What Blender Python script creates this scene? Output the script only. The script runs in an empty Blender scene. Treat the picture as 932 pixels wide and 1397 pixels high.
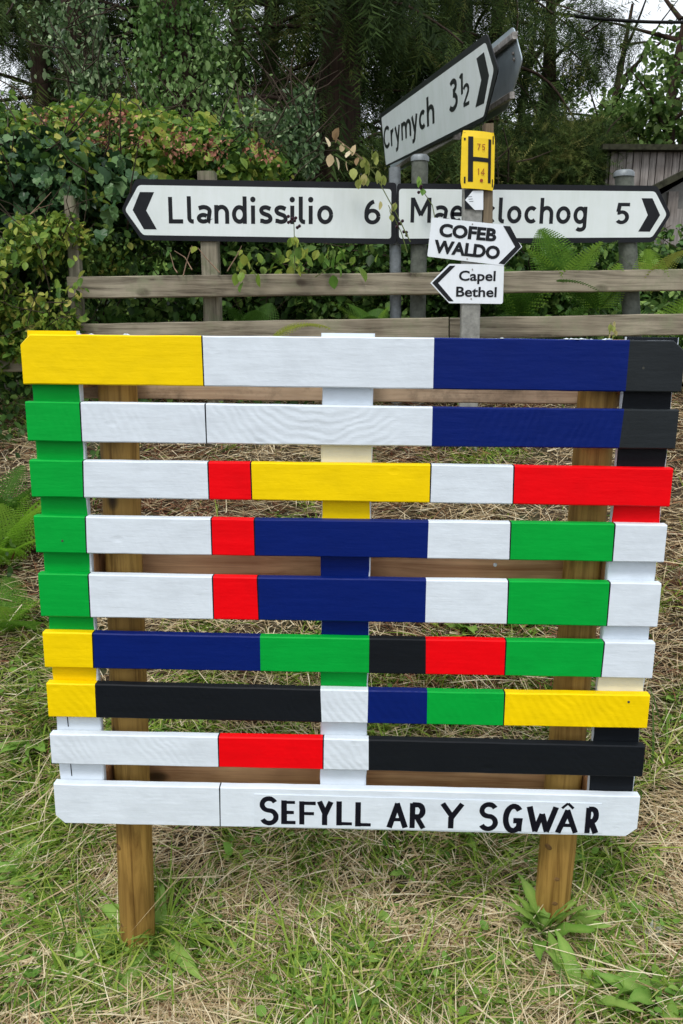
import bpy, math, random
import numpy as np
from mathutils import Vector, Matrix, noise
random.seed(7); rng = np.random.default_rng(7)
S = bpy.context.scene
col = S.collection
PI = math.pi

# ---------------------------------------------------------------- camera
F_PX, CX, CY = 1100.0, 466.0, 698.5
CAM = np.array([0.0199, -1.4852, 1.0059])
MR = np.array([[0.99967, 0.02382, 0.00994], [0.01489, -0.21758, -0.97593], [-0.02109, 0.97575, -0.21787]])
cam_d = bpy.data.cameras.new('camera'); cam = bpy.data.objects.new('camera', cam_d); col.objects.link(cam)
m = Matrix.Identity(4)
for i in range(3):
    m[i][0] = MR[0][i]; m[i][1] = -MR[1][i]; m[i][2] = -MR[2][i]; m[i][3] = CAM[i]
cam.matrix_world = m
cam_d.sensor_fit = 'HORIZONTAL'; cam_d.sensor_width = 36.0; cam_d.lens = 36.0 * F_PX / 932.0
cam_d.clip_start = 0.05; cam_d.clip_end = 2000
S.camera = cam
# ---------------------------------------------------------------- light: bright overcast
SUN_EL, SUN_AZ = math.radians(58), math.radians(200)     # sun behind the camera, a little to its left
w = bpy.data.worlds.new('World'); S.world = w; w.use_nodes = True
nt = w.node_tree; bg = nt.nodes['Background']
sky = nt.nodes.new('ShaderNodeTexSky'); sky.sky_type = 'NISHITA'; sky.sun_disc = False
sky.sun_elevation = SUN_EL; sky.sun_rotation = SUN_AZ; sky.air_density = 1.0; sky.dust_density = 4.0; sky.ozone_density = 1.0
hs = nt.nodes.new('ShaderNodeHueSaturation'); hs.inputs['Saturation'].default_value = 0.22; hs.inputs['Value'].default_value = 1.0
nt.links.new(sky.outputs[0], hs.inputs['Color'])
cl = nt.nodes.new('ShaderNodeMix'); cl.data_type = 'RGBA'; cl.inputs[0].default_value = .88; cl.inputs[7].default_value = (6.6, 7.0, 7.5, 1)   # even cloud layer
nt.links.new(hs.outputs[0], cl.inputs[6]); nt.links.new(cl.outputs[2], bg.inputs['Color'])
bg.inputs['Strength'].default_value = 0.15
sd = bpy.data.lights.new('sun', 'SUN'); sun = bpy.data.objects.new('sun', sd); col.objects.link(sun)
sd.energy = 1.5; sd.angle = math.radians(14); sd.color = (1.0, 0.97, 0.92)
dv = Vector((math.sin(SUN_AZ) * math.cos(SUN_EL), math.cos(SUN_AZ) * math.cos(SUN_EL), math.sin(SUN_EL)))
sun.rotation_euler = dv.to_track_quat('Z', 'Y').to_euler()
S.view_settings.view_transform = 'Standard'; S.view_settings.look = 'None'
S.view_settings.exposure = 0.26; S.view_settings.gamma = 1.0; S.view_settings.use_curve_mapping = False
S.render.engine = 'CYCLES'
S.cycles.max_bounces = 6; S.cycles.diffuse_bounces = 3; S.cycles.glossy_bounces = 2; S.cycles.transmission_bounces = 3
S.cycles.transparent_max_bounces = 6; S.cycles.use_denoising = True

# ---------------------------------------------------------------- helpers
def ray(px, py):
    return MR.T @ np.array([(px - CX) / F_PX, (py - CY) / F_PX, 1.0])
def at(px, py, Y):
    d = ray(px, py); t = (Y - CAM[1]) / d[1]; return Vector(CAM + t * d)
def on_plane(px, py, p0, n):
    d = ray(px, py); t = np.dot(np.array(p0) - CAM, n) / np.dot(d, n); return Vector(CAM + t * d)

def tag(o, label=None, cat=None, group=None, kind=None):
    if label: o['label'] = label
    if cat: o['category'] = cat
    if group: o['group'] = group
    if kind: o['kind'] = kind
    return o
def empty(name, loc, rz=0.0):
    o = bpy.data.objects.new(name, None); o.location = loc; o.rotation_euler = (0, 0, rz)
    o.empty_display_size = 0.05; col.objects.link(o); return o
def link(name, me, parent=None, loc=None):
    o = bpy.data.objects.new(name, me); col.objects.link(o)
    if loc is not None: o.location = loc
    if parent is not None: o.parent = parent
    return o
def local(parent, v):
    """a world point in the frame of a parent that has only location and z rotation"""
    v = Vector(v) - Vector(parent.location)
    v.rotate(Matrix.Rotation(-parent.rotation_euler.z, 3, 'Z')); return v

class MB:
    def __init__(s): s.v = []; s.f = []; s.m = []; s.sm = []
    def add(s, vs, fs, mi=0, smooth=False):
        b = len(s.v); s.v += [tuple(v) for v in vs]
        for f in fs: s.f.append(tuple(b + i for i in f)); s.m.append(mi); s.sm.append(smooth)
    def box(s, a, b, mi=0, bev=0.0):
        x0, y0, z0 = a; x1, y1, z1 = b
        if bev <= 0:
            vs = [(x, y, z) for z in (z0, z1) for y in (y0, y1) for x in (x0, x1)]
            s.add(vs, [(0, 2, 3, 1), (4, 5, 7, 6), (0, 1, 5, 4), (2, 6, 7, 3), (0, 4, 6, 2), (1, 3, 7, 5)], mi); return
        s.beam(Vector((x0, (y0 + y1) / 2, (z0 + z1) / 2)), Vector((x1, (y0 + y1) / 2, (z0 + z1) / 2)), y1 - y0, z1 - z0, mi, bev)
    def beam(s, p, q, wd, ht, mi=0, bev=0.003, up=Vector((0, 0, 1)), n=1, wob=0.0):
        """bar from p to q, wd across (horizontal), ht along up, chamfered edges"""
        p = Vector(p); q = Vector(q); t = (q - p).normalized(); sdx = t.cross(up).normalized(); u = sdx.cross(t)
        a, b = wd / 2, ht / 2
        prof = [(-a + bev, -b), (a - bev, -b), (a, -b + bev), (a, b - bev), (a - bev, b), (-a + bev, b), (-a, b - bev), (-a, -b + bev)]
        rings = []
        for i in range(n + 1):
            c = p.lerp(q, i / n) + u * random.uniform(-wob, wob) + sdx * random.uniform(-wob, wob)
            rings.append([c + sdx * x + u * y for x, y in prof])
        vs = [v for r in rings for v in r]; fs = []
        for i in range(n):
            for k in range(8):
                k2 = (k + 1) % 8; fs.append((i * 8 + k, i * 8 + k2, (i + 1) * 8 + k2, (i + 1) * 8 + k))
        fs.append(tuple(range(8))[::-1]); fs.append(tuple(n * 8 + k for k in range(8)))
        s.add(vs, fs, mi)
    def tube(s, pts, rads, n=12, mi=0, cap=True, smooth=True, jit=0.0):
        rings = []; pts = [Vector(p) for p in pts]
        for i, p in enumerate(pts):
            t = (pts[min(i + 1, len(pts) - 1)] - pts[max(i - 1, 0)]).normalized()
            a = t.orthogonal() if abs(t.x) > .9 else t.cross(Vector((1, 0, 0)))
            a.normalize(); b = t.cross(a)
            rings.append([p + (a * math.cos(2 * PI * k / n) + b * math.sin(2 * PI * k / n)) * rads[i] * (1 + random.uniform(-jit, jit)) for k in range(n)])
        vs = [v for r in rings for v in r]; fs = []
        for i in range(len(pts) - 1):
            for k in range(n):
                k2 = (k + 1) % n; fs.append((i * n + k, i * n + k2, (i + 1) * n + k2, (i + 1) * n + k))
        s.add(vs, fs, mi, smooth)
        if cap:
            s.add(rings[0], [tuple(range(n))[::-1]], mi); s.add(rings[-1], [tuple(range(n))], mi)
    def plate(s, front, back_vec, mi=0, side=None):
        """flat outline given as 3D points (front face) thickened by back_vec"""
        n = len(front); bv = Vector(back_vec)
        vs = [Vector(p) for p in front] + [Vector(p) + bv for p in front]
        s.add(vs, [tuple(range(n)), tuple(range(n, 2 * n))[::-1]], mi)
        s.add(vs, [(i, n + i, n + (i + 1) % n, (i + 1) % n) for i in range(n)], mi if side is None else side)
    def build(s, name, mats, parent=None, inworld=True, origin=None):
        """verts are in world space; origin/parent frames are taken off"""
        if not isinstance(mats, (list, tuple)): mats = [mats]
        vs = s.v
        if parent is not None and inworld: vs = [tuple(local(parent, v)) for v in vs]
        if origin is not None:
            o0 = Vector(origin); lo = local(parent, o0) if parent is not None else o0
            vs = [tuple(Vector(v) - lo) for v in vs]
        me = bpy.data.meshes.new(name); me.from_pydata(vs, [], s.f)
        for mt in mats: me.materials.append(mt)
        me.polygons.foreach_set('material_index', s.m); me.polygons.foreach_set('use_smooth', s.sm)
        me.update()
        o = link(name, me, parent)
        if origin is not None: o.location = lo
        return o

def rounded(pts, r, n=4):
    """round the corners of a closed 3D outline"""
    out = []; N = len(pts)
    for i in range(N):
        p, a, b = Vector(pts[i]), Vector(pts[i - 1]), Vector(pts[(i + 1) % N])
        rr = r if not isinstance(r, (list, tuple)) else r[i]
        da = min(rr, (a - p).length * .45); db = min(rr, (b - p).length * .45)
        s0 = p + (a - p).normalized() * da; s1 = p + (b - p).normalized() * db
        for k in range(n + 1):
            t = k / n; out.append(s0 * (1 - t) ** 2 + p * 2 * t * (1 - t) + s1 * t * t)
    return out

def np_mesh(name, V, Fc, mats, tint=None, parent=None, smooth=False):
    """V (n,3) world, Fc (m,k) uniform faces"""
    me = bpy.data.meshes.new(name); k = Fc.shape[1]
    me.vertices.add(len(V)); me.vertices.foreach_set('co', V.astype(np.float32).ravel())
    me.loops.add(Fc.size); me.loops.foreach_set('vertex_index', Fc.astype(np.int32).ravel())
    me.polygons.add(len(Fc)); me.polygons.foreach_set('loop_start', (np.arange(len(Fc)) * k).astype(np.int32))
    if smooth: me.polygons.foreach_set('use_smooth', np.ones(len(Fc), bool))
    if tint is not None:
        at_ = me.attributes.new('tint', 'FLOAT', 'POINT'); at_.data.foreach_set('value', tint.astype(np.float32))
    me.materials.append(mats); me.update(calc_edges=True)
    o = link(name, me, parent)
    return o
def rot_batch(yaw, pitch, roll):
    cy, sy, cp, sp, cr, sr = np.cos(yaw), np.sin(yaw), np.cos(pitch), np.sin(pitch), np.cos(roll), np.sin(roll)
    n = len(yaw); R = np.empty((n, 3, 3))
    R[:, 0, 0] = cy * cr - sy * sp * sr; R[:, 0, 1] = -sy * cp; R[:, 0, 2] = cy * sr + sy * sp * cr
    R[:, 1, 0] = sy * cr + cy * sp * sr; R[:, 1, 1] = cy * cp;  R[:, 1, 2] = sy * sr - cy * sp * cr
    R[:, 2, 0] = -cp * sr;               R[:, 2, 1] = sp;       R[:, 2, 2] = cp * cr
    return R
def scatter(name, T, TF, P, R, Sc, mat, parent=None, tint=None, smooth=False):
    T = np.asarray(T, float); TF = np.asarray(TF, int); n = len(P)
    Sc = np.asarray(Sc, float)
    if Sc.ndim == 1: Sc = Sc[:, None]
    V = np.einsum('nij,nkj->nki', R, T[None] * Sc[:, None, :]) + P[:, None, :]
    Fc = (TF[None] + (np.arange(n) * len(T))[:, None, None]).reshape(-1, TF.shape[1])
    if tint is None: tint = rng.random(n)
    V = V.reshape(-1, 3)
    if parent is not None: V = V - np.array(parent.location)
    return np_mesh(name, V, Fc, mat, np.repeat(tint, len(T)), parent, smooth)

# leaf templates, lying along +y, normal +z
KITE = ([(0, 0, 0), (-.32, .42, .07), (0, 1, -.05), (.32, .42, .07)], [(0, 2, 1), (0, 3, 2)])
OVAL = ([(0, 0, 0), (0, .5, -.02), (0, 1, -.12), (-.26, .2, .05), (-.36, .5, .06), (-.22, .8, .0), (.26, .2, .05), (.36, .5, .06), (.22, .8, .0)],
        [(0, 1, 3), (3, 1, 4), (4, 1, 5), (5, 1, 2), (0, 6, 1), (6, 7, 1), (7, 8, 1), (8, 2, 1)])
OV4 = ([(0, 0, 0), (-.30, .28, .06), (-.29, .68, .04), (0, 1, -.10), (.29, .68, .04), (.30, .28, .06)], [(0, 3, 2, 1), (0, 5, 4, 3)])
IVY = ([(0, 0, 0), (0, .4, -.05), (-.28, -.10, .07), (-.50, .12, .03), (-.43, .36, .05), (-.42, .58, -.02), (-.24, .74, .03), (0, 1.0, -.14),
        (.24, .74, .03), (.42, .58, -.02), (.43, .36, .05), (.50, .12, .03), (.28, -.10, .07)],
       [(1, i, i + 1) for i in range(2, 12)] + [(1, 0, 2), (1, 12, 0)])
IVY = (IVY[0], [tuple(reversed(f)) for f in IVY[1]])

# ---------------------------------------------------------------- materials
def newmat(name):
    mt = bpy.data.materials.new(name); mt.use_nodes = True
    t = mt.node_tree; return mt, t, t.nodes['Principled BSDF']
def nd(t, typ, **kw):
    n = t.nodes.new(typ)
    for k, v in kw.items():
        if k in n.inputs: n.inputs[k].default_value = v
        else: setattr(n, k, v)
    return n
def ramp(t, stops, fac):
    r = t.nodes.new('ShaderNodeValToRGB'); cr = r.color_ramp
    while len(cr.elements) < len(stops): cr.elements.new(.5)
    for e, (p, c) in zip(cr.elements, stops): e.position = p; e.color = (*c, 1)
    t.links.new(fac, r.inputs[0]); return r
def coords(t, scale, rand=True):
    tc = t.nodes.new('ShaderNodeTexCoord'); mp = t.nodes.new('ShaderNodeMapping'); mp.inputs['Scale'].default_value = scale
    if rand:
        oi = t.nodes.new('ShaderNodeObjectInfo'); mu = nd(t, 'ShaderNodeVectorMath', operation='SCALE'); mu.inputs[0].default_value = (13, 7, 9)
        t.links.new(oi.outputs['Random'], mu.inputs['Scale']); ad = nd(t, 'ShaderNodeVectorMath', operation='ADD')
        t.links.new(tc.outputs['Object'], ad.inputs[0]); t.links.new(mu.outputs[0], ad.inputs[1]); t.links.new(ad.outputs[0], mp.inputs[0])
    else: t.links.new(tc.outputs['Object'], mp.inputs[0])
    return mp
def srgb(r, g, b):
    f = lambda c: (c / 255 / 12.92) if c / 255 <= .04045 else ((c / 255 + .055) / 1.055) ** 2.4
    return (f(r), f(g), f(b))

def paint(name, c, rough=.5, saw=1.0, wear=0.0, spec=.12):
    mt, t, b = newmat(name)
    g = nd(t, 'ShaderNodeTexNoise', Scale=1.0, Detail=5.0, Roughness=.6); t.links.new(coords(t, (9, 60, 70)).outputs[0], g.inputs['Vector'])
    n2 = nd(t, 'ShaderNodeTexNoise', Scale=16.0, Detail=5.0, Roughness=.6); t.links.new(coords(t, (1, 1, 1.6)).outputs[0], n2.inputs['Vector'])
    wv = nd(t, 'ShaderNodeTexWave', wave_type='RINGS', rings_direction='Y', Scale=21.0, Distortion=9.0, Detail=4.0)
    wv.inputs['Detail Scale'].default_value = .6
    wc = coords(t, (1, .2, 1.0)); wc.inputs['Location'].default_value = (-3.2, 0, -2.4); t.links.new(wc.outputs[0], wv.inputs['Vector'])
    oix = t.nodes.new('ShaderNodeObjectInfo'); oim = nd(t, 'ShaderNodeMath', operation='MULTIPLY_ADD'); oim.inputs[1].default_value = .9; oim.inputs[2].default_value = .12; t.links.new(oix.outputs['Object Index'], oim.inputs[0])
    msk = nd(t, 'ShaderNodeTexNoise', Scale=4.0, Detail=1.0); t.links.new(coords(t, (1, 1, 1)).outputs[0], msk.inputs['Vector'])
    mr = nd(t, 'ShaderNodeMapRange'); mr.inputs['From Min'].default_value = .38; mr.inputs['From Max'].default_value = .55; t.links.new(msk.outputs['Fac'], mr.inputs[0])
    mm = nd(t, 'ShaderNodeMath', operation='MULTIPLY'); mw = nd(t, 'ShaderNodeMath', operation='MULTIPLY'); t.links.new(wv.outputs['Fac'], mw.inputs[0]); t.links.new(oim.outputs[0], mw.inputs[1]); t.links.new(mw.outputs[0], mm.inputs[0]); t.links.new(mr.outputs[0], mm.inputs[1])
    m2 = nd(t, 'ShaderNodeMath', operation='MULTIPLY_ADD'); m2.inputs[1].default_value = .55 * saw; t.links.new(mm.outputs[0], m2.inputs[0]); t.links.new(g.outputs['Fac'], m2.inputs[2])
    m3 = nd(t, 'ShaderNodeMath', operation='MULTIPLY_ADD'); m3.inputs[1].default_value = 1.2; t.links.new(n2.outputs['Fac'], m3.inputs[0]); t.links.new(m2.outputs[0], m3.inputs[2])
    # a few dents and knots
    vo = nd(t, 'ShaderNodeTexVoronoi', Scale=7.0, feature='F1'); t.links.new(coords(t, (1, 1, 1.9)).outputs[0], vo.inputs['Vector'])
    kr = nd(t, 'ShaderNodeMapRange'); kr.inputs['From Min'].default_value = .0; kr.inputs['From Max'].default_value = .10; kr.inputs['To Min'].default_value = -1.2; kr.inputs['To Max'].default_value = 0
    t.links.new(vo.outputs['Distance'], kr.inputs[0])
    m4 = nd(t, 'ShaderNodeMath', operation='ADD'); t.links.new(m3.outputs[0], m4.inputs[0]); t.links.new(kr.outputs[0], m4.inputs[1])
    bp = nd(t, 'ShaderNodeBump', Strength=.45, Distance=.002); t.links.new(m4.outputs[0], bp.inputs['Height']); t.links.new(bp.outputs[0], b.inputs['Normal'])
    c2 = tuple(x * .90 for x in c)
    r = ramp(t, [(.3, c2), (.62, c)], n2.outputs['Fac'])
    out = r.outputs[0]
    if wear > 0:
        wn = nd(t, 'ShaderNodeTexNoise', Scale=1.0, Detail=6.0, Roughness=.7); t.links.new(coords(t, (30, 30, 170)).outputs[0], wn.inputs['Vector'])
        wr = nd(t, 'ShaderNodeMapRange'); wr.inputs['From Min'].default_value = .66; wr.inputs['From Max'].default_value = .74; wr.inputs['To Max'].default_value = wear
        t.links.new(wn.outputs['Fac'], wr.inputs[0]); mx = nd(t, 'ShaderNodeMix', data_type='RGBA')
        t.links.new(wr.outputs[0], mx.inputs[0]); t.links.new(out, mx.inputs[6]); mx.inputs[7].default_value = (*tuple(min(1, x * 1.8 + .03) for x in c), 1); out = mx.outputs[2]
    t.links.new(out, b.inputs['Base Color'])
    b.inputs['Roughness'].default_value = rough; b.inputs['Specular IOR Level'].default_value = spec
    return mt
M = {}
M['white'] = paint('white_paint', (.70, .765, .83)); M['yellow'] = paint('yellow_paint', (.92, .64, .0))
M['green'] = paint('green_paint', (.0, .36, .04), saw=.4); M['navy'] = paint('navy_paint', (.001, .012, .135), .45, .6, .10, .14)
M['red'] = paint('red_paint', (.86, .0, .004), saw=.3); M['black'] = paint('black_paint', (.007, .009, .012), .5, .4)
M['cream'] = paint('cream_paint', (.82, .80, .66)); M['line'] = paint('black_line_paint', (.006, .006, .012), .5, 0)
M['charcoal'] = paint('worn_black_paint', (.020, .024, .027), .5, .6, .5)
PK = ['white', 'yellow', 'green', 'navy', 'red', 'black', 'cream', 'line', 'charcoal']
PM = [M[k] for k in PK]

def wood(name, c1, c2, axis='x', rough=.75, knots=True, moss=None, bump=.5, dark=(.02, .012, .006)):
    mt, t, b = newmat(name)
    sc = {'x': (3, 60, 60), 'z': (60, 60, 3)}[axis]
    g = nd(t, 'ShaderNodeTexNoise', Scale=1.0, Detail=7.0, Roughness=.65, Distortion=.6); t.links.new(coords(t, sc).outputs[0], g.inputs['Vector'])
    big = nd(t, 'ShaderNodeTexNoise', Scale=5.0, Detail=3.0); t.links.new(coords(t, (1, 1, 1)).outputs[0], big.inputs['Vector'])
    r = ramp(t, [(.30, c1), (.55, c2), (.75, tuple(x * 1.2 for x in c2))], g.outputs['Fac'])
    mx = nd(t, 'ShaderNodeMix', data_type='RGBA', blend_type='MULTIPLY'); mx.inputs[0].default_value = .8
    r2 = ramp(t, [(.35, (.55, .52, .5)), (.6, (1, 1, 1))], big.outputs['Fac']); t.links.new(r.outputs[0], mx.inputs[6]); t.links.new(r2.outputs[0], mx.inputs[7])
    out = mx.outputs[2]; hgt = g.outputs['Fac']
    if knots:
        vo = nd(t, 'ShaderNodeTexVoronoi', Scale=1.0); ks = {'x': (5, 9, 9), 'z': (11, 11, 7)}[axis]; t.links.new(coords(t, ks).outputs[0], vo.inputs['Vector'])
        kr = ramp(t, [(.0, (1, 1, 1)), (.10, (.7, .7, .7)), (.17, (0, 0, 0))], vo.outputs['Distance'])
        m2 = nd(t, 'ShaderNodeMix', data_type='RGBA'); t.links.new(kr.outputs[0], m2.inputs[0]); t.links.new(out, m2.inputs[6]); m2.inputs[7].default_value = (*dark, 1); out = m2.outputs[2]
    if moss:
        mn = nd(t, 'ShaderNodeTexNoise', Scale=9.0, Detail=6.0, Roughness=.7); t.links.new(coords(t, (1, 1, 1)).outputs[0], mn.inputs['Vector'])
        mr = ramp(t, [(.5, (0, 0, 0)), (.66, (.8, .8, .8))], mn.outputs['Fac'])
        m3 = nd(t, 'ShaderNodeMix', data_type='RGBA'); t.links.new(mr.outputs[0], m3.inputs[0]); t.links.new(out, m3.inputs[6]); m3.inputs[7].default_value = (*moss, 1); out = m3.outputs[2]
    t.links.new(out, b.inputs['Base Color']); b.inputs['Roughness'].default_value = rough; b.inputs['Specular IOR Level'].default_value = .25
    bp = nd(t, 'ShaderNodeBump', Strength=bump, Distance=.002); t.links.new(hgt, bp.inputs['Height']); t.links.new(bp.outputs[0], b.inputs['Normal'])
    return mt
M['stake'] = wood('treated_stake_wood', (.12, .055, .008), (.40, .24, .06), 'z', .6)
M['bearer'] = wood('rough_pallet_wood', (.34, .16, .07), (.66, .40, .22), 'x')
M['paleboard'] = wood('pale_mouldy_board', (.30, .19, .12), (.60, .45, .31), 'x', .8, True, (.12, .09, .06))
M['block'] = wood('pallet_block_wood', (.26, .11, .04), (.48, .25, .11), 'z')
M['rail'] = wood('weathered_rail_wood', (.085, .07, .05), (.33, .29, .215), 'x', .85, True, (.22, .22, .14), 1.0, (.05, .035, .025))
M['fpost'] = wood('weathered_post_wood', (.09, .08, .055), (.30, .27, .20), 'z', .85, False, (.13, .15, .08), .8)
M['shedboard'] = wood('grey_shed_board', (.11, .10, .09), (.30, .27, .25), 'z', .9, False, None, .6)
M['batten'] = wood('brown_batten_wood', (.08, .06, .04), (.20, .155, .10), 'z', .8, False)

def simple(name, c, rough=.5, metal=0, var=.1, scale=30, bump=.1):
    mt, t, b = newmat(name)
    n = nd(t, 'ShaderNodeTexNoise', Scale=scale, Detail=6.0, Roughness=.65); t.links.new(coords(t, (1, 1, 1)).outputs[0], n.inputs['Vector'])
    r = ramp(t, [(.3, tuple(x * (1 - var) for x in c)), (.7, tuple(min(1, x * (1 + var)) for x in c))], n.outputs['Fac'])
    t.links.new(r.outputs[0], b.inputs['Base Color']); b.inputs['Roughness'].default_value = rough; b.inputs['Metallic'].default_value = metal
    b.inputs['Specular IOR Level'].default_value = .15 if max(c) < .05 else .35
    bp = nd(t, 'ShaderNodeBump', Strength=bump, Distance=.002); t.links.new(n.outputs['Fac'], bp.inputs['Height']); t.links.new(bp.outputs[0], b.inputs['Normal'])
    return mt
M['signwhite'] = simple('sign_face_white', (.66, .68, .70), .4, 0, .06, 9, .03)
def weathered(name, c):
    mt, t, b = newmat(name)
    st = nd(t, 'ShaderNodeTexNoise', Scale=1.0, Detail=6.0, Roughness=.7); t.links.new(coords(t, (26, 26, 3.5)).outputs[0], st.inputs['Vector'])
    bl = nd(t, 'ShaderNodeTexNoise', Scale=5.0, Detail=5.0, Roughness=.6); t.links.new(coords(t, (1, 1, 1)).outputs[0], bl.inputs['Vector'])
    r1 = ramp(t, [(.42, (1, 1, 1)), (.78, (.70, .72, .62))], st.outputs['Fac']); r2 = ramp(t, [(.4, (1, 1, 1)), (.75, (.80, .84, .78))], bl.outputs['Fac'])
    m1 = nd(t, 'ShaderNodeMix', data_type='RGBA', blend_type='MULTIPLY'); m1.inputs[0].default_value = .3; m1.inputs[6].default_value = (*c, 1); t.links.new(r1.outputs[0], m1.inputs[7])
    m2 = nd(t, 'ShaderNodeMix', data_type='RGBA', blend_type='MULTIPLY'); m2.inputs[0].default_value = .5; t.links.new(m1.outputs[2], m2.inputs[6]); t.links.new(r2.outputs[0], m2.inputs[7])
    t.links.new(m2.outputs[2], b.inputs['Base Color']); b.inputs['Roughness'].default_value = .35; b.inputs['Specular IOR Level'].default_value = .4; return mt
M['signwhite'] = weathered('sign_face_white', (.72, .77, .77)); M['plasticwhite'] = weathered('board_white', (.80, .84, .90))
M['signblack'] = simple('sign_black', (.012, .013, .016), .35, 0, .2, 20, .03)
M['signback'] = simple('sign_back_grey', (.36, .42, .45), .45, .3, .15, 12, .1)
M['galv'] = simple('galvanised_steel', (.20, .22, .23), .5, .4, .3, 40, .2)
M['rust'] = simple('rusty_bracket_steel', (.30, .28, .26), .6, .4, .6, 60, .4)
M['postgrey'] = simple('grey_marker_post', (.24, .24, .22), .8, 0, .3, 50, .5)
M['plasticwhite2'] = simple('board_white', (.74, .78, .84), .45, 0, .05, 14, .05)
M['hyellow'] = simple('marker_yellow', (.84, .58, .01), .4, 0, .08, 20, .03)
M['redink'] = simple('red_digits', (.30, .05, .01), .5, 0, .1)
M['felt'] = simple('mossy_roof', (.035, .035, .022), .95, 0, .6, 30, 1.0)
M['render'] = simple('grey_render_wall', (.15, .145, .135), .9, 0, .3, 6, .5)
M['knot'] = simple('dark_knot', (.15, .08, .025), .8, 0, .6, 120, .4)
M['oldpost'] = simple('algae_grey_post', (.11, .12, .10), .85, 0, .4, 40, .5)
M['cable'] = simple('black_cable', (.01, .01, .01), .6)
M['bark'] = wood('conifer_bark', (.016, .010, .007), (.055, .034, .024), 'z', .95, False, None, 1.0)
M['twig'] = simple('dead_twig', (.20, .13, .085), .9, 0, .4, 60, .3)
M['stem'] = simple('green_stem', (.10, .13, .03), .7, 0, .3, 60, .2)
M['darkstem'] = simple('woody_stem', (.05, .035, .022), .9, 0, .3, 60, .3)
M['berry'] = simple('bramble_berry', (.035, .012, .02), .35, 0, .4, 200, .2)

def leafmat(name, stops, trans=.3, rough=.5, spec=.4):
    spec *= .45; k_ = {'conifer_needles': 1.35, 'glaucous_leaves': 1.25, 'climbing_ivy_leaves': 1.15, 'hedge_leaves': 1.15, 'bramble_leaves': 1.1}.get(name, 1.0); stops = [(p_, tuple(min(.9, q * k_) for q in c_)) for p_, c_ in stops]
    mt, t, b = newmat(name)
    a = t.nodes.new('ShaderNodeAttribute'); a.attribute_name = 'tint'
    n = nd(t, 'ShaderNodeTexNoise', Scale=35.0, Detail=3.0); tc = t.nodes.new('ShaderNodeTexCoord'); t.links.new(tc.outputs['Object'], n.inputs['Vector'])
    ad = nd(t, 'ShaderNodeMath', operation='MULTIPLY_ADD'); ad.inputs[1].default_value = .3; t.links.new(n.outputs['Fac'], ad.inputs[0])
    sb = nd(t, 'ShaderNodeMath', operation='SUBTRACT'); sb.inputs[1].default_value = .15; t.links.new(a.outputs['Fac'], sb.inputs[0]); t.links.new(sb.outputs[0], ad.inputs[2])
    r = ramp(t, stops, ad.outputs[0]); t.links.new(r.outputs[0], b.inputs['Base Color'])
    b.inputs['Roughness'].default_value = rough; b.inputs['Specular IOR Level'].default_value = spec
    tr = t.nodes.new('ShaderNodeBsdfTranslucent'); t.links.new(r.outputs[0], tr.inputs['Color'])
    mx = t.nodes.new('ShaderNodeMixShader'); mx.inputs[0].default_value = trans
    t.links.new(b.outputs[0], mx.inputs[1]); t.links.new(tr.outputs[0], mx.inputs[2]); t.links.new(mx.outputs[0], t.nodes['Material Output'].inputs['Surface'])
    return mt
M['grass'] = leafmat('green_grass', [(0, (.06, .13, .018)), (.35, (.16, .28, .03)), (.7, (.33, .44, .07)), (1, (.54, .56, .19))], .35)
M['straw'] = leafmat('dry_grass', [(0, (.13, .065, .03)), (.25, (.38, .26, .14)), (.6, (.66, .53, .32)), (1, (.86, .77, .56))], .25, .7, .3)
M['litter'] = leafmat('russet_litter', [(0, (.06, .02, .012)), (.5, (.17, .06, .035)), (1, (.30, .16, .08))], .15, .8)
M['ivy'] = leafmat('ivy_leaves', [(0, (.014, .038, .014)), (.5, (.04, .095, .035)), (1, (.13, .23, .08))], .15, .35, .5)
M['bramble'] = leafmat('bramble_leaves', [(0, (.05, .11, .02)), (.4, (.13, .23, .035)), (.75, (.28, .36, .06)), (1, (.48, .44, .11))], .35, .45)
M['hedge'] = leafmat('hedge_leaves', [(0, (.02, .045, .012)), (.5, (.065, .14, .03)), (1, (.24, .36, .09))], .25, .45)
M['privet'] = leafmat('glaucous_leaves', [(0, (.03, .06, .022)), (.55, (.10, .17, .065)), (1, (.34, .42, .24))], .25, .35, .5)
M['conifer'] = leafmat('conifer_needles', [(0, (.012, .022, .007)), (.5, (.036, .062, .016)), (.85, (.09, .12, .028)), (1, (.16, .16, .05))], .12, .7, .2)
M['ivytrunk'] = leafmat('climbing_ivy_leaves', [(0, (.03, .075, .02)), (.5, (.09, .18, .04)), (1, (.22, .32, .12))], .25, .35, .5)
M['bright'] = leafmat('bright_tree_leaves', [(0, (.05, .11, .022)), (.5, (.13, .23, .05)), (1, (.28, .38, .13))], .4, .5)
M['fern'] = leafmat('fern_fronds', [(0, (.035, .095, .015)), (.5, (.10, .23, .03)), (1, (.29, .48, .06))], .4, .5)
M['fernbright'] = leafmat('bright_fern', [(0, (.10, .24, .02)), (.5, (.24, .46, .04)), (1, (.42, .66, .10))], .5, .5)
M['fernyel'] = leafmat('yellowing_fern', [(0, (.16, .20, .03)), (.5, (.26, .30, .05)), (1, (.40, .34, .08))], .4, .5)
M['dock'] = leafmat('dock_leaves', [(0, (.08, .19, .03)), (.5, (.17, .33, .055)), (1, (.32, .48, .11))], .35, .45)
M['paleleaf'] = leafmat('pale_bramble_leaves', [(0, (.20, .26, .06)), (.5, (.38, .42, .12)), (1, (.62, .50, .26))], .4, .45)
M['deadhead'] = leafmat('dead_flower_heads', [(0, (.12, .04, .025)), (.5, (.32, .13, .085)), (1, (.48, .28, .17))], .1, .8)

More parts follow.
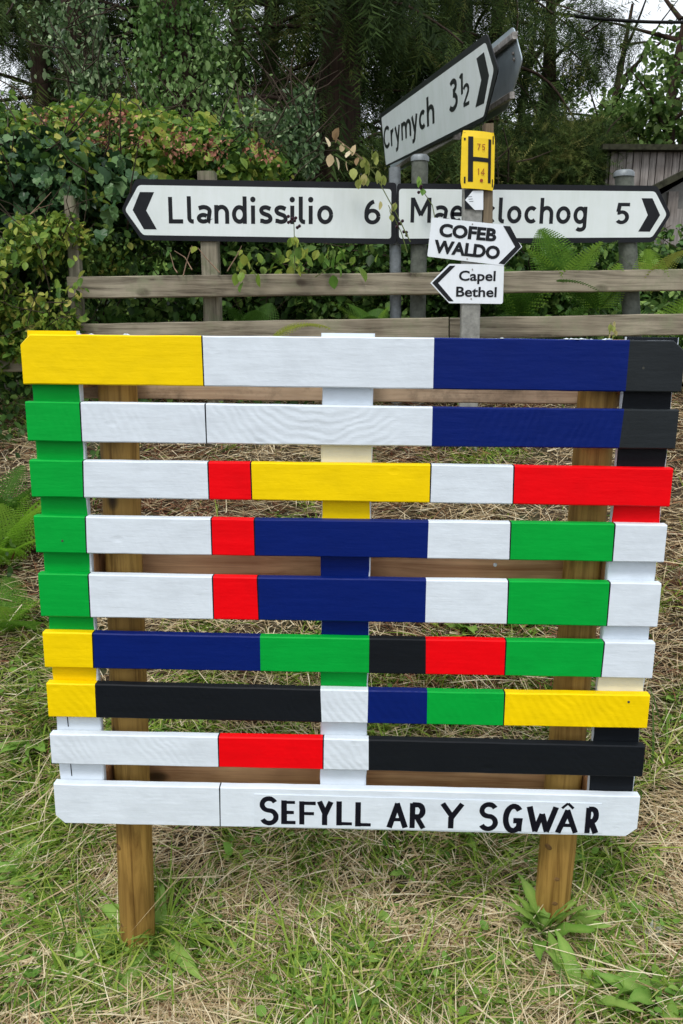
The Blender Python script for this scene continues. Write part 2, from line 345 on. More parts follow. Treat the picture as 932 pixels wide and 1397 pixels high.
# ---------------------------------------------------------------- ground
def smooth(t): return t * t * (3 - 2 * t)
def gz(x, y):
    x = np.asarray(x, float); y = np.asarray(y, float)
    t = np.clip((y - .16) / 1.75, 0, 1)
    z = -.325 + .085 * np.clip(x, -2.5, 2.5) * np.clip(1 - (y - 1) / 3, 0, 1) + 1.08 * (.55 * t + .45 * smooth(t)) + .05 * np.clip(y - 1.9, 0, 8) - .03 * np.clip(-y, 0, 2)
    z += .012 * np.sin(5.1 * x + 1.3 * y) * np.cos(4.3 * y - 2 * x) + .008 * np.sin(13 * x + 2) * np.sin(11 * y + 1)
    return z
def axis_pts(lo, hi, step, far):
    a = list(np.arange(lo, hi + 1e-6, step)); g = step
    v = hi
    while v < far: g *= 1.35; v += g; a.append(v)
    g = step; v = lo
    while v > -far: g *= 1.35; v -= g; a.insert(0, v)
    return np.array(a)
xs, ys = axis_pts(-3, 3, .06, 400), axis_pts(-1.6, 4, .06, 400)
X, Y = np.meshgrid(xs, ys); V = np.stack([X, Y, gz(X, Y)], -1).reshape(-1, 3)
nx, ny = len(xs), len(ys); I = np.arange(nx * ny).reshape(ny, nx)
Fq = np.stack([I[:-1, :-1], I[:-1, 1:], I[1:, 1:], I[1:, :-1]], -1).reshape(-1, 4)
gm, t, b = newmat('earth_and_thatch')
n1 = nd(t, 'ShaderNodeTexNoise', Scale=7.0, Detail=8.0, Roughness=.7); t.links.new(coords(t, (1, 1, 1), False).outputs[0], n1.inputs['Vector'])
n2 = nd(t, 'ShaderNodeTexNoise', Scale=120.0, Detail=5.0, Roughness=.7); t.links.new(coords(t, (1, 1, 1), False).outputs[0], n2.inputs['Vector'])
r1 = ramp(t, [(.35, (.055, .032, .018)), (.5, (.08, .055, .03)), (.65, (.035, .05, .015))], n1.outputs['Fac'])
mx = nd(t, 'ShaderNodeMix', data_type='RGBA', blend_type='MULTIPLY'); mx.inputs[0].default_value = .8
r2 = ramp(t, [(.3, (.3, .3, .3)), (.7, (1.3, 1.3, 1.3))], n2.outputs['Fac']); t.links.new(r1.outputs[0], mx.inputs[6]); t.links.new(r2.outputs[0], mx.inputs[7])
t.links.new(mx.outputs[2], b.inputs['Base Color']); b.inputs['Roughness'].default_value = .95
bp = nd(t, 'ShaderNodeBump', Strength=.8, Distance=.01); t.links.new(n2.outputs['Fac'], bp.inputs['Height']); t.links.new(bp.outputs[0], b.inputs['Normal'])
tag(np_mesh('ground', V, Fq, gm, None, None, True), kind='structure')

# ---------------------------------------------------------------- the painted pallet
pallet = empty('painted_pallet', (0, 0, 0))
tag(pallet, 'wooden pallet on edge, painted in blocks of yellow, green, white, red, navy and black', 'pallet')
ROWS = [(0.997, 0.906), (0.874, 0.801), (0.766, 0.694), (0.658, 0.585), (0.543, 0.455), (0.422, 0.348), (0.313, 0.241), (0.204, 0.136), (0.092, -0.0)]
# colour changes along each slat: (px at the top of the face, px at its foot)
SEG = [
 [('yellow', 274.3, 277.5, 1), ('white', 592.5, 591, 0), ('navy', 859.5, 853.5, 0), ('charcoal',)],
 [('green', 107.7, 110.8, 1), ('white', 278.7, 281, 1), ('white', 590.3, 589, 0), ('navy', 851.8, 844.5, 0), ('charcoal',)],
 [('green', 112, 113.6, 1), ('white', 282.6, 284.6, 1), ('red', 340.8, 342.9, 1), ('yellow', 587.2, 585.9, 1), ('white', 700.6, 699.2, 1), ('red',)],
 [('green', 115.4, 117.4, 1), ('white', 287, 288.7, 1), ('red', 345.8, 347.3, 1), ('navy', 585, 583.2, 0), ('white', 696.4, 694.8, 1), ('green', 838.6, 835, 1), ('white',)],
 [('green', 119.2, 122.6, 1), ('white', 289, 290.9, 1), ('red', 350, 352.6, 1), ('navy', 581.8, 580.2, 0), ('white', 693.2, 691.2, 1), ('green', 832, 827.4, 1), ('white',)],
 [('yellow', 125.2, 127, 1), ('navy', 354.9, 355.6, 0), ('green', 503.9, 503.3, 0), ('black', 581.3, 581, 0), ('red', 689.8, 688, 1), ('green', 824.2, 819.6, 1), ('white',)],
 [('yellow', 129.3, 131.2, 0), ('black', 437.2, 439, 0), ('white', 502.4, 501.4, 0), ('navy', 583.2, 582.4, 0), ('green', 688, 686.2, 1), ('yellow',)],
 [('white', 296.8, 298, 1), ('red', 440.2, 440, 1), ('white', 503, 503, 0), ('black',)],
 [('white', 298.8, 299.9, 1), ('white',)],
]
TH = .020
def make_slat(r):
    zt, zb = ROWS[r]; segs = SEG[r]; H = zt - zb; zc = (zt + zb) / 2
    pytop = 0
    def row_px(z):  # image row of the slat edge, near the middle, to unproject the boundary columns
        d = MR @ (np.array([0, 0, z]) - CAM); return CY + F_PX * d[1] / d[2]
    yt, yb = row_px(zt), row_px(zb)
    ends_l, ends_r = -.6, .6
    bnd = []   # (xtop, xbot, index of the colour that starts here)
    secs = [(ends_l, ends_l, PK.index(segs[0][0]))]
    for i, sg in enumerate(segs[:-1]):
        slope = .012 * ((sg[1] - 466) / 466 + 1) / 1  # slats run slightly downhill in the picture
        dy = (sg[1] - 466) * .013
        xt = at(sg[1], yt + dy, 0).x; xb = at(sg[2], yb + dy, 0).x
        nxt = PK.index(segs[i + 1][0])
        if sg[3]:
            secs.append((xt, xb, PK.index('line'))); secs.append((xt + .0028, xb + .0022, nxt))
        else: secs.append((xt, xb, nxt))
    secs.append((ends_r, ends_r, None))
    # profile points (y, z) front bottom -> round
    bv = .0022
    prof = [(bv, zb), (0, zb + bv), (0, zb + H * .25), (0, zb + H * .5), (0, zb + H * .75), (0, zt - bv), (bv, zt), (TH - bv, zt), (TH, zt - bv), (TH, zb + bv), (TH - bv, zb)]
    rl = random.Random(100 + r); ph = rl.uniform(0, 6)
    ch = .018 if r in (0, 8) else .0
    rings = []; mats = []
    for s_i in range(len(secs) - 1):
        x0t, x0b, mi = secs[s_i]; x1t, x1b, _ = secs[s_i + 1]
        L = (x1t + x1b) / 2 - (x0t + x0b) / 2; n = max(1, int(L / .03))
        for k in range(n):
            f = k / n
            rings.append((x0t * (1 - f) + x1t * f, x0b * (1 - f) + x1b * f, k == 0)); mats.append(mi)
    rings.append((ends_r, ends_r, True))
    # add chamfer rings at the very ends
    if ch:
        rings.insert(1, (ends_l + ch, ends_l + ch, False)); mats.insert(0, mats[0])
        rings.insert(-1, (ends_r - ch * 1.2, ends_r - ch * 1.2, False)); mats.append(mats[-1])
        rings = sorted(rings, key=lambda q: q[0] + q[1])
    mb = MB(); vs = []
    for (a, c, hard) in rings:
        xm = (a + c) / 2
        wt = .0006 * math.sin(xm * 4 + ph) + .0002 * math.sin(xm * 41 + ph * 2) + rl.uniform(-.00025, .00025)
        wb = .0006 * math.sin(xm * 3.5 + ph + 2) + .0002 * math.sin(xm * 37 + ph * 3) + rl.uniform(-.00025, .00025)
        wy = .0008 * math.sin(xm * 5 + ph)
        ctop = cbot = 0
        if ch and (xm < ends_l + .001 or xm > ends_r - .001):
            if r == 0: ctop = ch
            else: cbot = ch
        for (y, z) in prof:
            f = (z - zb) / H
            zz = z + (wt - ctop) * f + (wb + cbot) * (1 - f) if not (ctop or cbot) else (zb + (H - ctop) * f + wt * f if ctop else zb + cbot + (H - cbot) * f)
            vs.append((a * f + c * (1 - f), y + wy, zz))
    n = len(prof)
    mb.v = vs
    topface = 6
    for i in range(len(rings) - 1):
        for k in range(n):
            k2 = (k + 1) % n
            mi = mats[i]
            if k in (topface,) and r == 0 and (rings[i][0] > -.49): mi = PK.index('white')
            if k in (7, 8, 9): pass
            mb.f.append((i * n + k, (i + 1) * n + k, (i + 1) * n + k2, i * n + k2)); mb.m.append(mi); mb.sm.append(False)
    last = (len(rings) - 1) * n
    mb.f.append(tuple(range(n))); mb.m.append(mats[0]); mb.sm.append(False)
    mb.f.append(tuple(last + k for k in range(n))[::-1]); mb.m.append(mats[-1] if r else PK.index('white')); mb.sm.append(False)
    o = mb.build('slat', PM, pallet, origin=(0, 0, zc))
    lab = {0: 'top slat painted yellow, white, navy and black', 1: 'second slat, green, white, navy and black', 2: 'third slat, green, white, red, yellow, white and red',
           3: 'fourth slat, green, white, red, navy, white, green and white', 4: 'fifth slat, wider, green, white, red, navy, white, green and white', 5: 'sixth slat, yellow, navy, green, black, red, green and white',
           6: 'seventh slat, yellow, black, white, navy, green and yellow', 7: 'eighth slat, white, red, white and black', 8: 'bottom slat, all white with hand-painted words'}[r]
    o['label'] = lab; o.pass_index = 1 if r in (1, 6, 7) else 0
    return o
slats = [make_slat(r) for r in range(9)]
# upright boards behind the slats, their colour changing in the hidden parts
def stile(x0, x1, bands, top):
    mb = MB(); y0, y1 = .0205, .036; zc = [top] + [b_[0] for b_ in bands[1:]] + [.002]
    prof = [(x0, y0 + .002), (x0 + .002, y0), (x1 - .002, y0), (x1, y0 + .002), (x1, y1), (x0, y1)]
    vs = []; rings = []; mats = []
    for i, (zs, cn) in enumerate(bands):
        za, zb_ = zc[i], zc[i + 1]; n = max(1, int((za - zb_) / .02))
        for k in range(n): rings.append(za + (zb_ - za) * k / n); mats.append(cn)
    rings.append(.002)
    for z in rings:
        for j, (x, y) in enumerate(prof):
            jx = random.uniform(-.0009, .0009) + .001 * math.sin(z * 30 + j)
            vs.append((x + (jx if j in (0, 1, 2, 3) else 0), y, z))
    n = len(prof); mb.v = vs
    for i in range(len(rings) - 1):
        for k in range(n):
            k2 = (k + 1) % n; c = mats[i]
            if k in (3, 5, 2): c = 'white'
            if k == 4: c = 'white'
            mb.f.append((i * n + k, i * n + k2, (i + 1) * n + k2, (i + 1) * n + k)[::-1]); mb.m.append(PK.index(c)); mb.sm.append(False)
    mb.f.append(tuple(range(n))[::-1]); mb.m.append(PK.index(bands[0][1] if bands[0][1] != 'black' else 'white')); mb.sm.append(False)
    mb.f.append(tuple((len(rings) - 1) * n + k for k in range(n))); mb.m.append(0); mb.sm.append(False)
    return mb.build('upright_board', PM, pallet, origin=((x0 + x1) / 2, y0, .5))
s1 = stile(-.594, -.502, [(1, 'yellow'), (.95, 'green'), (.39, 'yellow'), (.27, 'white')], 1.003); s1['label'] = 'left upright board, green over yellow over white'
s2 = stile(-.051, .044, [(1, 'white'), (.835, 'cream'), (.735, 'yellow'), (.62, 'navy'), (.385, 'green'), (.275, 'white')], 1.004); s2['label'] = 'middle upright board, white, yellow, navy, green and white'
s3 = stile(.5025, .594, [(1, 'black'), (.73, 'red'), (.62, 'white'), (.385, 'cream'), (.277, 'black')], 1.0025); s3['label'] = 'right upright board, black, red, white and black'
mb = MB()
for za, zb_ in ((.236, .210), (.131, .098)):
    mb = MB(); mb.plate([(-.5705, .0197, za), (-.5690, .0197, za), (-.5680, .0197, zb_), (-.5697, .0197, zb_)][::-1], (0, .0006, 0))
    mb.build('painted_line', M['line'], s1)
for bx in (-.547, -.003, .548):
    for (za, zb_) in ((.997, .897), (.592, .492), (.100, .001)):
        mb = MB(); mb.beam((bx, .0365, (za + zb_) / 2), (bx, .1175, (za + zb_) / 2), .094, za - zb_, 0, .003)
        mb.build('block', M['block'], pallet, origin=(bx, .08, (za + zb_) / 2))
for (za, zb_) in ((.972, .872), (.590, .488), (.098, .0015)):
    mb = MB(); mb.beam((-.598, .1285, (za + zb_) / 2), (.598, .1285, (za + zb_) / 2), .021, za - zb_, 0, .002, n=14, wob=.0006)
    mb.build('back_board', M['bearer'] if za < .9 else M['paleboard'], pallet, origin=(0, .1285, (za + zb_) / 2))
c = at(675.5, 770.5, .1175); mb = MB(); mb.tube([c, c - Vector((0, .003, 0))], [.0042, .0034], 10); mb.build('white_plug', M['white'], pallet)
# crusts of dried white paint along the top edge
mb = MB(); rk = random.Random(8)
for (xa_, xb_, n_) in ((-.50, -.47, 3), (-.41, -.40, 2), (.38, .47, 16), (.2, .36, 2)):
    for i in range(n_):
        x = rk.uniform(xa_, xb_); y = rk.uniform(.001, .012); l = rk.uniform(.003, .007); z = .9970 + rk.uniform(0, .001)
        mb.add([(x - l, y, z), (x, y - .003, z), (x + l, y, z), (x, y + .003, z), (x + rk.uniform(-.002, .002), y, z + rk.uniform(.0006, .0022))], [(0, 1, 4), (1, 2, 4), (2, 3, 4), (3, 0, 4)])
mb.build('dried_paint', M['white'], pallet)['kind'] = 'stuff'
# nail heads: tiny painted dimples on the front
mb = MB()
rn = random.Random(3)
for (px, py) in ((878, 502), (906, 525), (53, 489), (76, 499), (63, 505), (76, 513), (72, 668), (85, 738), (440, 878), (858, 958), (850, 1030), (468, 964)):
    c = at(px, py, -.0004); mb.tube([c + Vector((0, .001, 0)), c], [.0026, .0022], 8, 0)
nl = mb.build('nail_heads', simple('sunk_nail', (.05, .05, .04), .7), pallet)
nl['kind'] = 'stuff'

# ---------------------------------------------------------------- brush lettering
def arc(cx, cy, rx, ry, a0, a1, n=14):
    return [(cx + rx * math.cos(math.radians(a0 + (a1 - a0) * i / n)), cy + ry * math.sin(math.radians(a0 + (a1 - a0) * i / n))) for i in range(n + 1)]
def ribbon(pts, wd, rnd=False, jit=0, aspect=1.0):
    """2D polyline to a quad strip; aspect squeezes x back to real proportions"""
    P = [Vector((p[0] * aspect, p[1])) for p in pts]; out = []; n = len(P)
    for i in range(n):
        if i == 0: d = (P[1] - P[0]).normalized(); nn = Vector((-d.y, d.x)); l = 1
        elif i == n - 1: d = (P[-1] - P[-2]).normalized(); nn = Vector((-d.y, d.x)); l = 1
        else:
            d1 = (P[i] - P[i - 1]).normalized(); d2 = (P[i + 1] - P[i]).normalized(); d = (d1 + d2).normalized(); nn = Vector((-d.y, d.x)); l = 1 / max(.4, nn.dot(Vector((-d1.y, d1.x))))
        h = wd / 2 * l * (1 + random.uniform(-jit, jit))
        out.append((P[i] + nn * h, P[i] - nn * h))
    vs = [q for pr in out for q in pr]; fs = [(2 * i, 2 * i + 1, 2 * i + 3, 2 * i + 2) for i in range(n - 1)]
    if rnd:
        for end, sg in ((0, -1), (n - 1, 1)):
            d = (P[1] - P[0]).normalized() if end == 0 else (P[-1] - P[-2]).normalized(); nn = Vector((-d.y, d.x)); h = wd / 2
            b = len(vs); vs.append(P[end]); K = 6
            for k in range(K + 1):
                a = PI / 2 - PI * k / K
                vs.append(P[end] + (nn * math.sin(a) + d * sg * math.cos(a)) * h)
            for k in range(K): fs.append((b, b + 1 + k, b + 2 + k) if sg < 0 else (b, b + 2 + k, b + 1 + k))
    return vs, fs
BR = {
 'S': [arc(.5, .74, .40, .24, 25, 180, 10) + arc(.5, .74, .40, .22, 180, 265, 6)[1:] + arc(.5, .27, .42, .25, 85, 0, 6)[1:] + arc(.5, .27, .42, .25, 0, -155, 10)[1:]],
 'E': [[(.10, 1), (.10, 0)], [(.1, .92), (1.08, .92)], [(.1, .5), (.98, .5)], [(.1, .08), (1.12, .08)]],
 'F': [[(.10, 1), (.10, 0)], [(.10, .92), (1.08, .92)], [(.10, .48), (.96, .48)]],
 'Y': [[(.06, 1), (.5, .48)], [(.94, 1), (.46, .42), (.46, 0)]],
 'L': [[(.12, 1), (.12, 0)], [(.12, .08), (1.1, .08)]],
 'A': [[(.04, 0), (.50, 1)], [(.46, 1), (.96, 0)], [(.2, .33), (.82, .33)]],
 'R': [[(.12, 0), (.12, 1)], [(.12, .94)] + arc(.5, .70, .36, .24, 90, -90, 10) + [(.12, .46)], [(.42, .46), (.94, 0)]],
 'G': [arc(.55, .5, .45, .46, 42, 180, 10) + arc(.55, .5, .45, .46, 180, 320, 10)[1:] + [(.92, .42), (.55, .42)], [(.92, .44), (.92, .02)]],
 'W': [[(.05, 1), (.30, .02)], [(.28, .02), (.50, .72)], [(.50, .72), (.70, .02)], [(.68, .02), (.97, 1)]],
 '^': [[(.02, .05), (.5, .95)], [(.5, .95), (.98, .05)]],
}
plq = MB()
p0 = [at(347, 1083, 0), at(821, 1096, 0), at(821.5, 1136.5, 0), at(347, 1127.2, 0)]
p0 = [(p.x, -.0012 - .0002, max(p.z, .0045) if i > 1 else min(p.z, .0885)) for i, p in enumerate(p0)]
plq.plate(p0[::-1], (0, .0016, 0)); pq = plq.build('lettering_patch', M['white'], slats[8])
lt = MB()
LET = [('S', 353.8, 380, 1089, 1123.6), ('E', 384.3, 403, 1092, 1124.5), ('F', 408, 431, 1093.4, 1125), ('Y', 432.8, 454.4, 1093.6, 1125.5), ('L', 458.4, 480.6, 1093.5, 1126.3), ('L', 484.2, 506.4, 1094.6, 1127.6),
       ('A', 528, 556.6, 1096, 1129), ('R', 558, 581.6, 1096, 1129.8), ('Y', 599, 634.5, 1096.7, 1130), ('S', 652, 681, 1096.9, 1131.3), ('G', 684.7, 714, 1098.5, 1134.5), ('W', 716.5, 762, 1101, 1135),
       ('A', 757.7, 790.5, 1105.5, 1136), ('^', 765, 785, 1095.5, 1103.5), ('R', 797, 818.3, 1102, 1136.6)]
k = 0
for (g, xa, xb, ya, yb) in LET:
    if g != '^': xa -= 1.2; xb += 1.4; ya -= .6; yb += .6
    a0 = at(xa, yb, -.0016); a1 = at(xb, ya, -.0016); W_, H_ = a1.x - a0.x, a1.z - a0.z; sk = .012
    swd = .0112 if g != '^' else .0056
    for st in BR[g]:
        inset = swd * .42
        pts = [(inset + p[0] * (W_ - 2 * inset), (inset * .3 + p[1] * (H_ - .6 * inset))) for p in st]
        flat_ = len(st) == 2 and abs(st[0][1] - st[1][1]) < .02
        vs, fs = ribbon(pts, swd * random.uniform(.93, 1.08) * (.66 if flat_ else 1), False, .06)
        off = -.0016 - .00012 * (k % 5); k += 1
        lt.add([(a0.x + v.x, off, a0.z + v.y) for v in vs], [f[::-1] for f in fs])
    lt.build('painted_letter' if g != '^' else 'painted_accent', M['line'], slats[8]); lt = MB()

# ---------------------------------------------------------------- round stakes
def stake(xt, xb, zb_, lab, r=.0375):
    e = empty('wooden_stake', (xb, .079, zb_)); tag(e, lab, 'stake', 'round stakes holding up the pallet')
    mb = MB(); n = 26; pts = []; rad = []
    for i in range(n + 1):
        f = i / n; z = zb_ - .12 + (.955 - zb_ + .12) * f
        ff = (z - zb_) / (.955 - zb_)
        pts.append((xb + (xt - xb) * ff + random.uniform(-.0006, .0006), .079, z)); rad.append(r * (1.03 - .05 * f) * (1 + .012 * math.sin(f * 19 + xb * 5)))
    mb.tube(pts, rad, 20, 0, True, True, .006)
    o = mb.build('post', M['stake'], e)
    kn = MB()
    for j in range(5):   # raised knots with dark rings
        z = zb_ + .02 + j * .062 + random.uniform(-.012, .012); a = -PI / 2 + random.choice((-.75, -.1, .1, .8))
        c = Vector((xb + math.cos(a) * r * .985, .079 + math.sin(a) * r * .985, z)); d = Vector((math.cos(a), math.sin(a), 0)); u = Vector((0, 0, 1)); s_ = d.cross(u)
        K = 10; R1, R2 = .009, .005
        vs = [c + (s_ * math.cos(2 * PI * q / K) * R1 + u * math.sin(2 * PI * q / K) * R1 * .8) - d * .001 for q in range(K)] + [c + (s_ * math.cos(2 * PI * q / K) * R2 + u * math.sin(2 * PI * q / K) * R2 * .8) + d * .0012 for q in range(K)]
        kn.add(vs, [(q, (q + 1) % K, K + (q + 1) % K, K + q) for q in range(K)] + [tuple(K + q for q in range(K))], 0, True)
    kn.build('knots', M['knot'], e)['kind'] = 'stuff'
    return e
stake(-.449, -.466, float(gz(-.466, .08)), 'round brown stake with knots carrying the left side of the pallet')
stake(.475, .461, float(gz(.461, .08)), 'greenish brown stake behind the dock plant, carrying the right of the pallet')

# ---------------------------------------------------------------- post and rail fence
YF = 1.70
fence = empty('rail_fence', (0, YF + .06, float(gz(0, YF))))
tag(fence, 'weathered grey-brown post and rail fence running behind the painted pallet', 'fence')
def rail(xa, ya, yb_, xb, ya2, yb2, dY=0, thick=.036):
    a_t, a_b, b_t, b_b = at(xa, ya, YF + dY), at(xa, yb_, YF + dY), at(xb, ya2, YF + dY), at(xb, yb2, YF + dY)
    p = (a_t + a_b) / 2; q = (b_t + b_b) / 2; p.y += thick / 2; q.y += thick / 2
    mb = MB(); mb.beam(p, q, thick, ((a_t.z - a_b.z) + (b_t.z - b_b.z)) / 2, 0, .004, n=18, wob=.0012)
    return mb.build('rail', M['rail'], fence, origin=(p + q) / 2)
rail(92, 377, 407.5, 634, 371, 400.5); rail(636, 370.5, 400, 1150, 364, 393.5)
rail(92, 442, 471.5, 612, 433, 462.5); rail(614, 433, 462.5, 1150, 424, 453)
rail(-160, 486, 516, 100, 474, 503); rail(92, 506, 538, 634, 497, 527); rail(636, 497, 527, 1150, 487, 518)
def fpost(name, xa, ya, xb, yb_, wpx, Y, parent, mat='fpost', square=True, rr=None, cap=False, depth=.5, mk=None):
    a = at(xa, ya, Y); b_ = at(xb, yb_, Y); d = (b_ - a).normalized(); zb_ = float(gz(b_.x, Y)) - .05
    b2 = a + d * ((a.z - zb_) / -d.z); wd = wpx / F_PX * (Y - CAM[1])
    mb = MB()
    if square: mb.beam(b2, a, wd, wd, 0, .005, up=Vector((0, 1, 0)), n=8, wob=.0015)
    else:
        mb.tube([b2, a], [wd / 2, wd / 2], 20)
    o = mb.build(name, M[mat], parent, origin=b2)
    return o, a, b2, wd
fpost('post', 97, 268, 107, 440, 15, YF + .085, fence)
fpost('post', 1010, 300, 1006, 440, 20, YF + .085, fence)

# ---------------------------------------------------------------- road sign posts
YS = 1.80
def sign_post(xa, ya, xb, yb_, wpx, lab, square, mat, cap):
    a = at(xa, ya, YS); b_ = at(xb, yb_, YS); e = empty('sign_post', (b_.x, YS, float(gz(b_.x, YS)))); tag(e, lab, 'post', 'posts carrying the road signs')
    _, a, b2, wd = fpost('shaft', xa, ya, xb, yb_, wpx, YS, e, mat, square)
    if cap:
        mb = MB(); r = wd / 2
        mb.tube([a - Vector((0, 0, .012)), a + Vector((0, 0, .004)), a + Vector((0, 0, .011)), a + Vector((0, 0, .014))], [r * 1.12, r * 1.12, r * .9, r * .4], 20)
        mb.build('cap', M['galv'], e)
    return e
sign_post(282.5, 235, 291, 440, 22, 'square grey wooden post behind the arrow end of the left road sign', True, 'fpost', False)
sign_post(538.5, 229, 540, 440, 15, 'thin galvanised tube at the join of the two long road signs', False, 'galv', False)
sign_post(573, 216, 570, 440, 21, 'capped grey tube under the slanting road sign, beside the thin one', False, 'oldpost', True)
sign_post(851.5, 237, 862, 440, 23, 'capped metal tube behind the arrow end of the right road sign', False, 'oldpost', True)

# stroke letters of the road signs; x-height 1
T_W = .228
def A(cx, cy, rx, ry, a0, a1, n=16): return arc(cx, cy, rx, ry, a0, a1, n)
h = T_W / 2
GL = {
 'L': (.86, [[(h, 1.42), (h, h)], [(0, h), (.82, h)]]),
 'l': (.34, [[(h, 1.46), (h, .30)] + A(h + .2, .30, .2, .30 - h, 180, 262, 6)[1:] + [(.36, h)]]),
 'i': (.30, [[(h + .02, .98), (h + .02, 0)], ('dot', (h + .02, 1.30), .15)]),
 'n': (.80, [[(h, 1), (h, 0)], [(h, .5)] + A(.42, .56, .42 - h, .44 - h * .9, 165, 0, 12) + [(.84 - h, 0)]]),
 'm': (1.28, [[(h, 1), (h, 0)], [(h, .5)] + A(.40, .60, .40 - h, .40 - h * .9, 165, 0, 12) + [(.80 - h, 0)], [(.80 - h, .5)] + A(1.02, .60, .40 - h, .40 - h * .9, 165, 0, 12) + [(1.42 - h, 0)]]),
 'a': (.80, [[(.12, .82)] + A(.40, .66, .34, .34 - h, 120, 0, 10) + [(.78 - h, .22)] + A(.88 - h, .22, .10, .22 - h, 180, 270, 4), A(.37, .29, .37 - h, .29 - h, 40, 320, 18)]),
 'd': (.86, [A(.42, .5, .42 - h, .5 - h, 0, 360, 26), [(.84 - h, 1.46), (.84 - h, 0)]]),
 'o': (.88, [A(.45, .5, .45 - h, .5 - h, 0, 360, 28)]),
 's': (.66, [[(.62, .80)] + A(.34, .73, .24, .27 - h, 50, 180, 9) + A(.34, .73, .24, .20, 180, 250, 5)[1:] + A(.36, .27, .26, .22, 75, 0, 5)[1:] + A(.36, .27, .26, .27 - h, 0, -135, 9)[1:] + [(.04, .17)]]),
 'e': (.86, [[(h, .50), (.80, .50)] + A(.44, .5, .44 - h, .5 - h, 8, 310, 24)]),
 'c': (.76, [A(.44, .5, .44 - h, .5 - h, 48, 312, 22)]),
 'h': (.82, [[(h, 1.46), (h, 0)], [(h, .5)] + A(.42, .56, .42 - h, .44 - h * .9, 165, 0, 12) + [(.84 - h, 0)]]),
 'g': (.86, [A(.42, .5, .42 - h, .5 - h, 0, 360, 26), [(.84 - h, .98), (.84 - h, -.12)] + A(.46, -.12, .38 - h, .32 - h, 0, -140, 10)[1:]]),
 'r': (.52, [[(h, 1), (h, 0)], [(h, .5)] + A(.46, .52, .34, .40, 170, 85, 8)]),
 'y': (.80, [[(h * .8, 1), (.43, .12)], [(.78 - h * .6, 1), (.36, -.22)] + A(.20, -.20, .16, .16, 0, -90, 6)[1:] + [(.06, -.36)]]),
 'C': (1.06, [A(.62, .71, .62 - h, .71 - h, 45, 315, 24)]),
 'M': (1.28, [[(h, 0), (h, 1.42)], [(h + .02, 1.38), (.64, .42)], [(.64, .42), (1.26 - h, 1.38)], [(1.28 - h, 1.42), (1.28 - h, 0)]]),
 '6': (.90, [A(.45, .45, .45 - h, .45 - h, 0, 360, 26), [(h, .45)] + A(.62, .62, .62 - h, .80 - h, 180, 100, 12)]),
 '5': (.86, [[(.80, 1.42 - h), (.22, 1.42 - h), (.16, .82)], [(.12, .74)] + A(.38, .46, .42 - h, .46 - h, 125, -140, 20)]),
 '3': (.86, [A(.38, 1.08, .30, .34 - h, 145, -90, 16), A(.38, .40, .38, .40 - h + .02, 90, -150, 18)]),
 '1': (.45, [[(.02, 1.18), (.28, 1.40)], [(.28, 1.42), (.28, 0)]]),
 '2': (.86, [A(.40, 1.02, .32, .40 - h, 160, 0, 12) + [(.70, .86), (.12, h + .05)], [(.06, h), (.84, h)]]),
 ' ': (.4, []),
}
def road_text(mb, s, org, dirv, upv, xh, width, nrm, wt=1.0, gap=.20):
    """s laid from org along dirv, letters fitted to total width; all in metres"""
    x = 0; items = []
    for ch in s:
        aw, st = GL[ch]; items.append((x, st)); x += aw + gap
    tot = x - gap; kx = width / (tot * xh); k = 0
    for (x0, st) in items:
        for s_ in st:
            off = .0004 + .00012 * (k % 4); k += 1
            if isinstance(s_, tuple):
                c, r = s_[1], s_[2]; vs = [Vector(c)] + [Vector((c[0] + r * math.cos(2 * PI * q / 14), c[1] + r * math.sin(2 * PI * q / 14))) for q in range(14)]
                fs = [(0, 1 + q, 1 + (q + 1) % 14) for q in range(14)]
            else: vs, fs = ribbon(s_, T_W * wt)
            mb.add([org + dirv * ((x0 + v.x) * xh * kx) + upv * (v.y * xh) + nrm * off for v in vs], [f[::-1] for f in fs])
def px_text(mb, s, x0, y0, x1, y1, xhpx, Y, wt=1.0, gap=.2):
    a, b_ = at(x0, y0, Y), at(x1, y1, Y); d = (b_ - a).normalized(); xh = at(x0, y0 - xhpx, Y).z - a.z
    road_text(mb, s, a, d, Vector((0, 0, 1)), xh, (b_ - a).length, Vector((0, -1, 0)), wt, gap)

YP = YS - .043
def flat_sign(lab, outer, white, chev, words, ncorner):
    e = empty('road_sign', at(*outer[-1], YP)); tag(e, lab, 'road sign')
    o3 = rounded([at(x, y, YP) for x, y in outer], .014); w3 = rounded([at(x, y, YP - .0008) for x, y in white], .012)
    mb = MB(); mb.plate(o3, (0, .004, 0), 0, 0); mb.build('border', M['signblack'], e)
    mb = MB(); mb.plate(w3, (0, .0006, 0)); mb.build('face', M['signwhite'], e)
    mb = MB(); mb.plate([at(x, y, YP - .0013) for x, y in chev], (0, .0004, 0)); mb.build('arrow', M['signblack'], e)
    for (s, x0, y0, x1, y1, xh) in words:
        mb = MB(); px_text(mb, s, x0, y0, x1, y1, xh, YP - .0009); mb.build('lettering', M['signblack'], e)
    mb = MB()   # channel rails on the back
    for yy in (.28, .72):
        zt = o3[0].z
        l = min(p.x for p in o3) + .05; r = max(p.x for p in o3) - .05; z = min(p.z for p in o3) + (max(p.z for p in o3) - min(p.z for p in o3)) * yy
        mb.box((l, YP + .0045, z - .008), (r, YP + .013, z + .008))
    mb.build('back_channel', M['galv'], e)
    return e
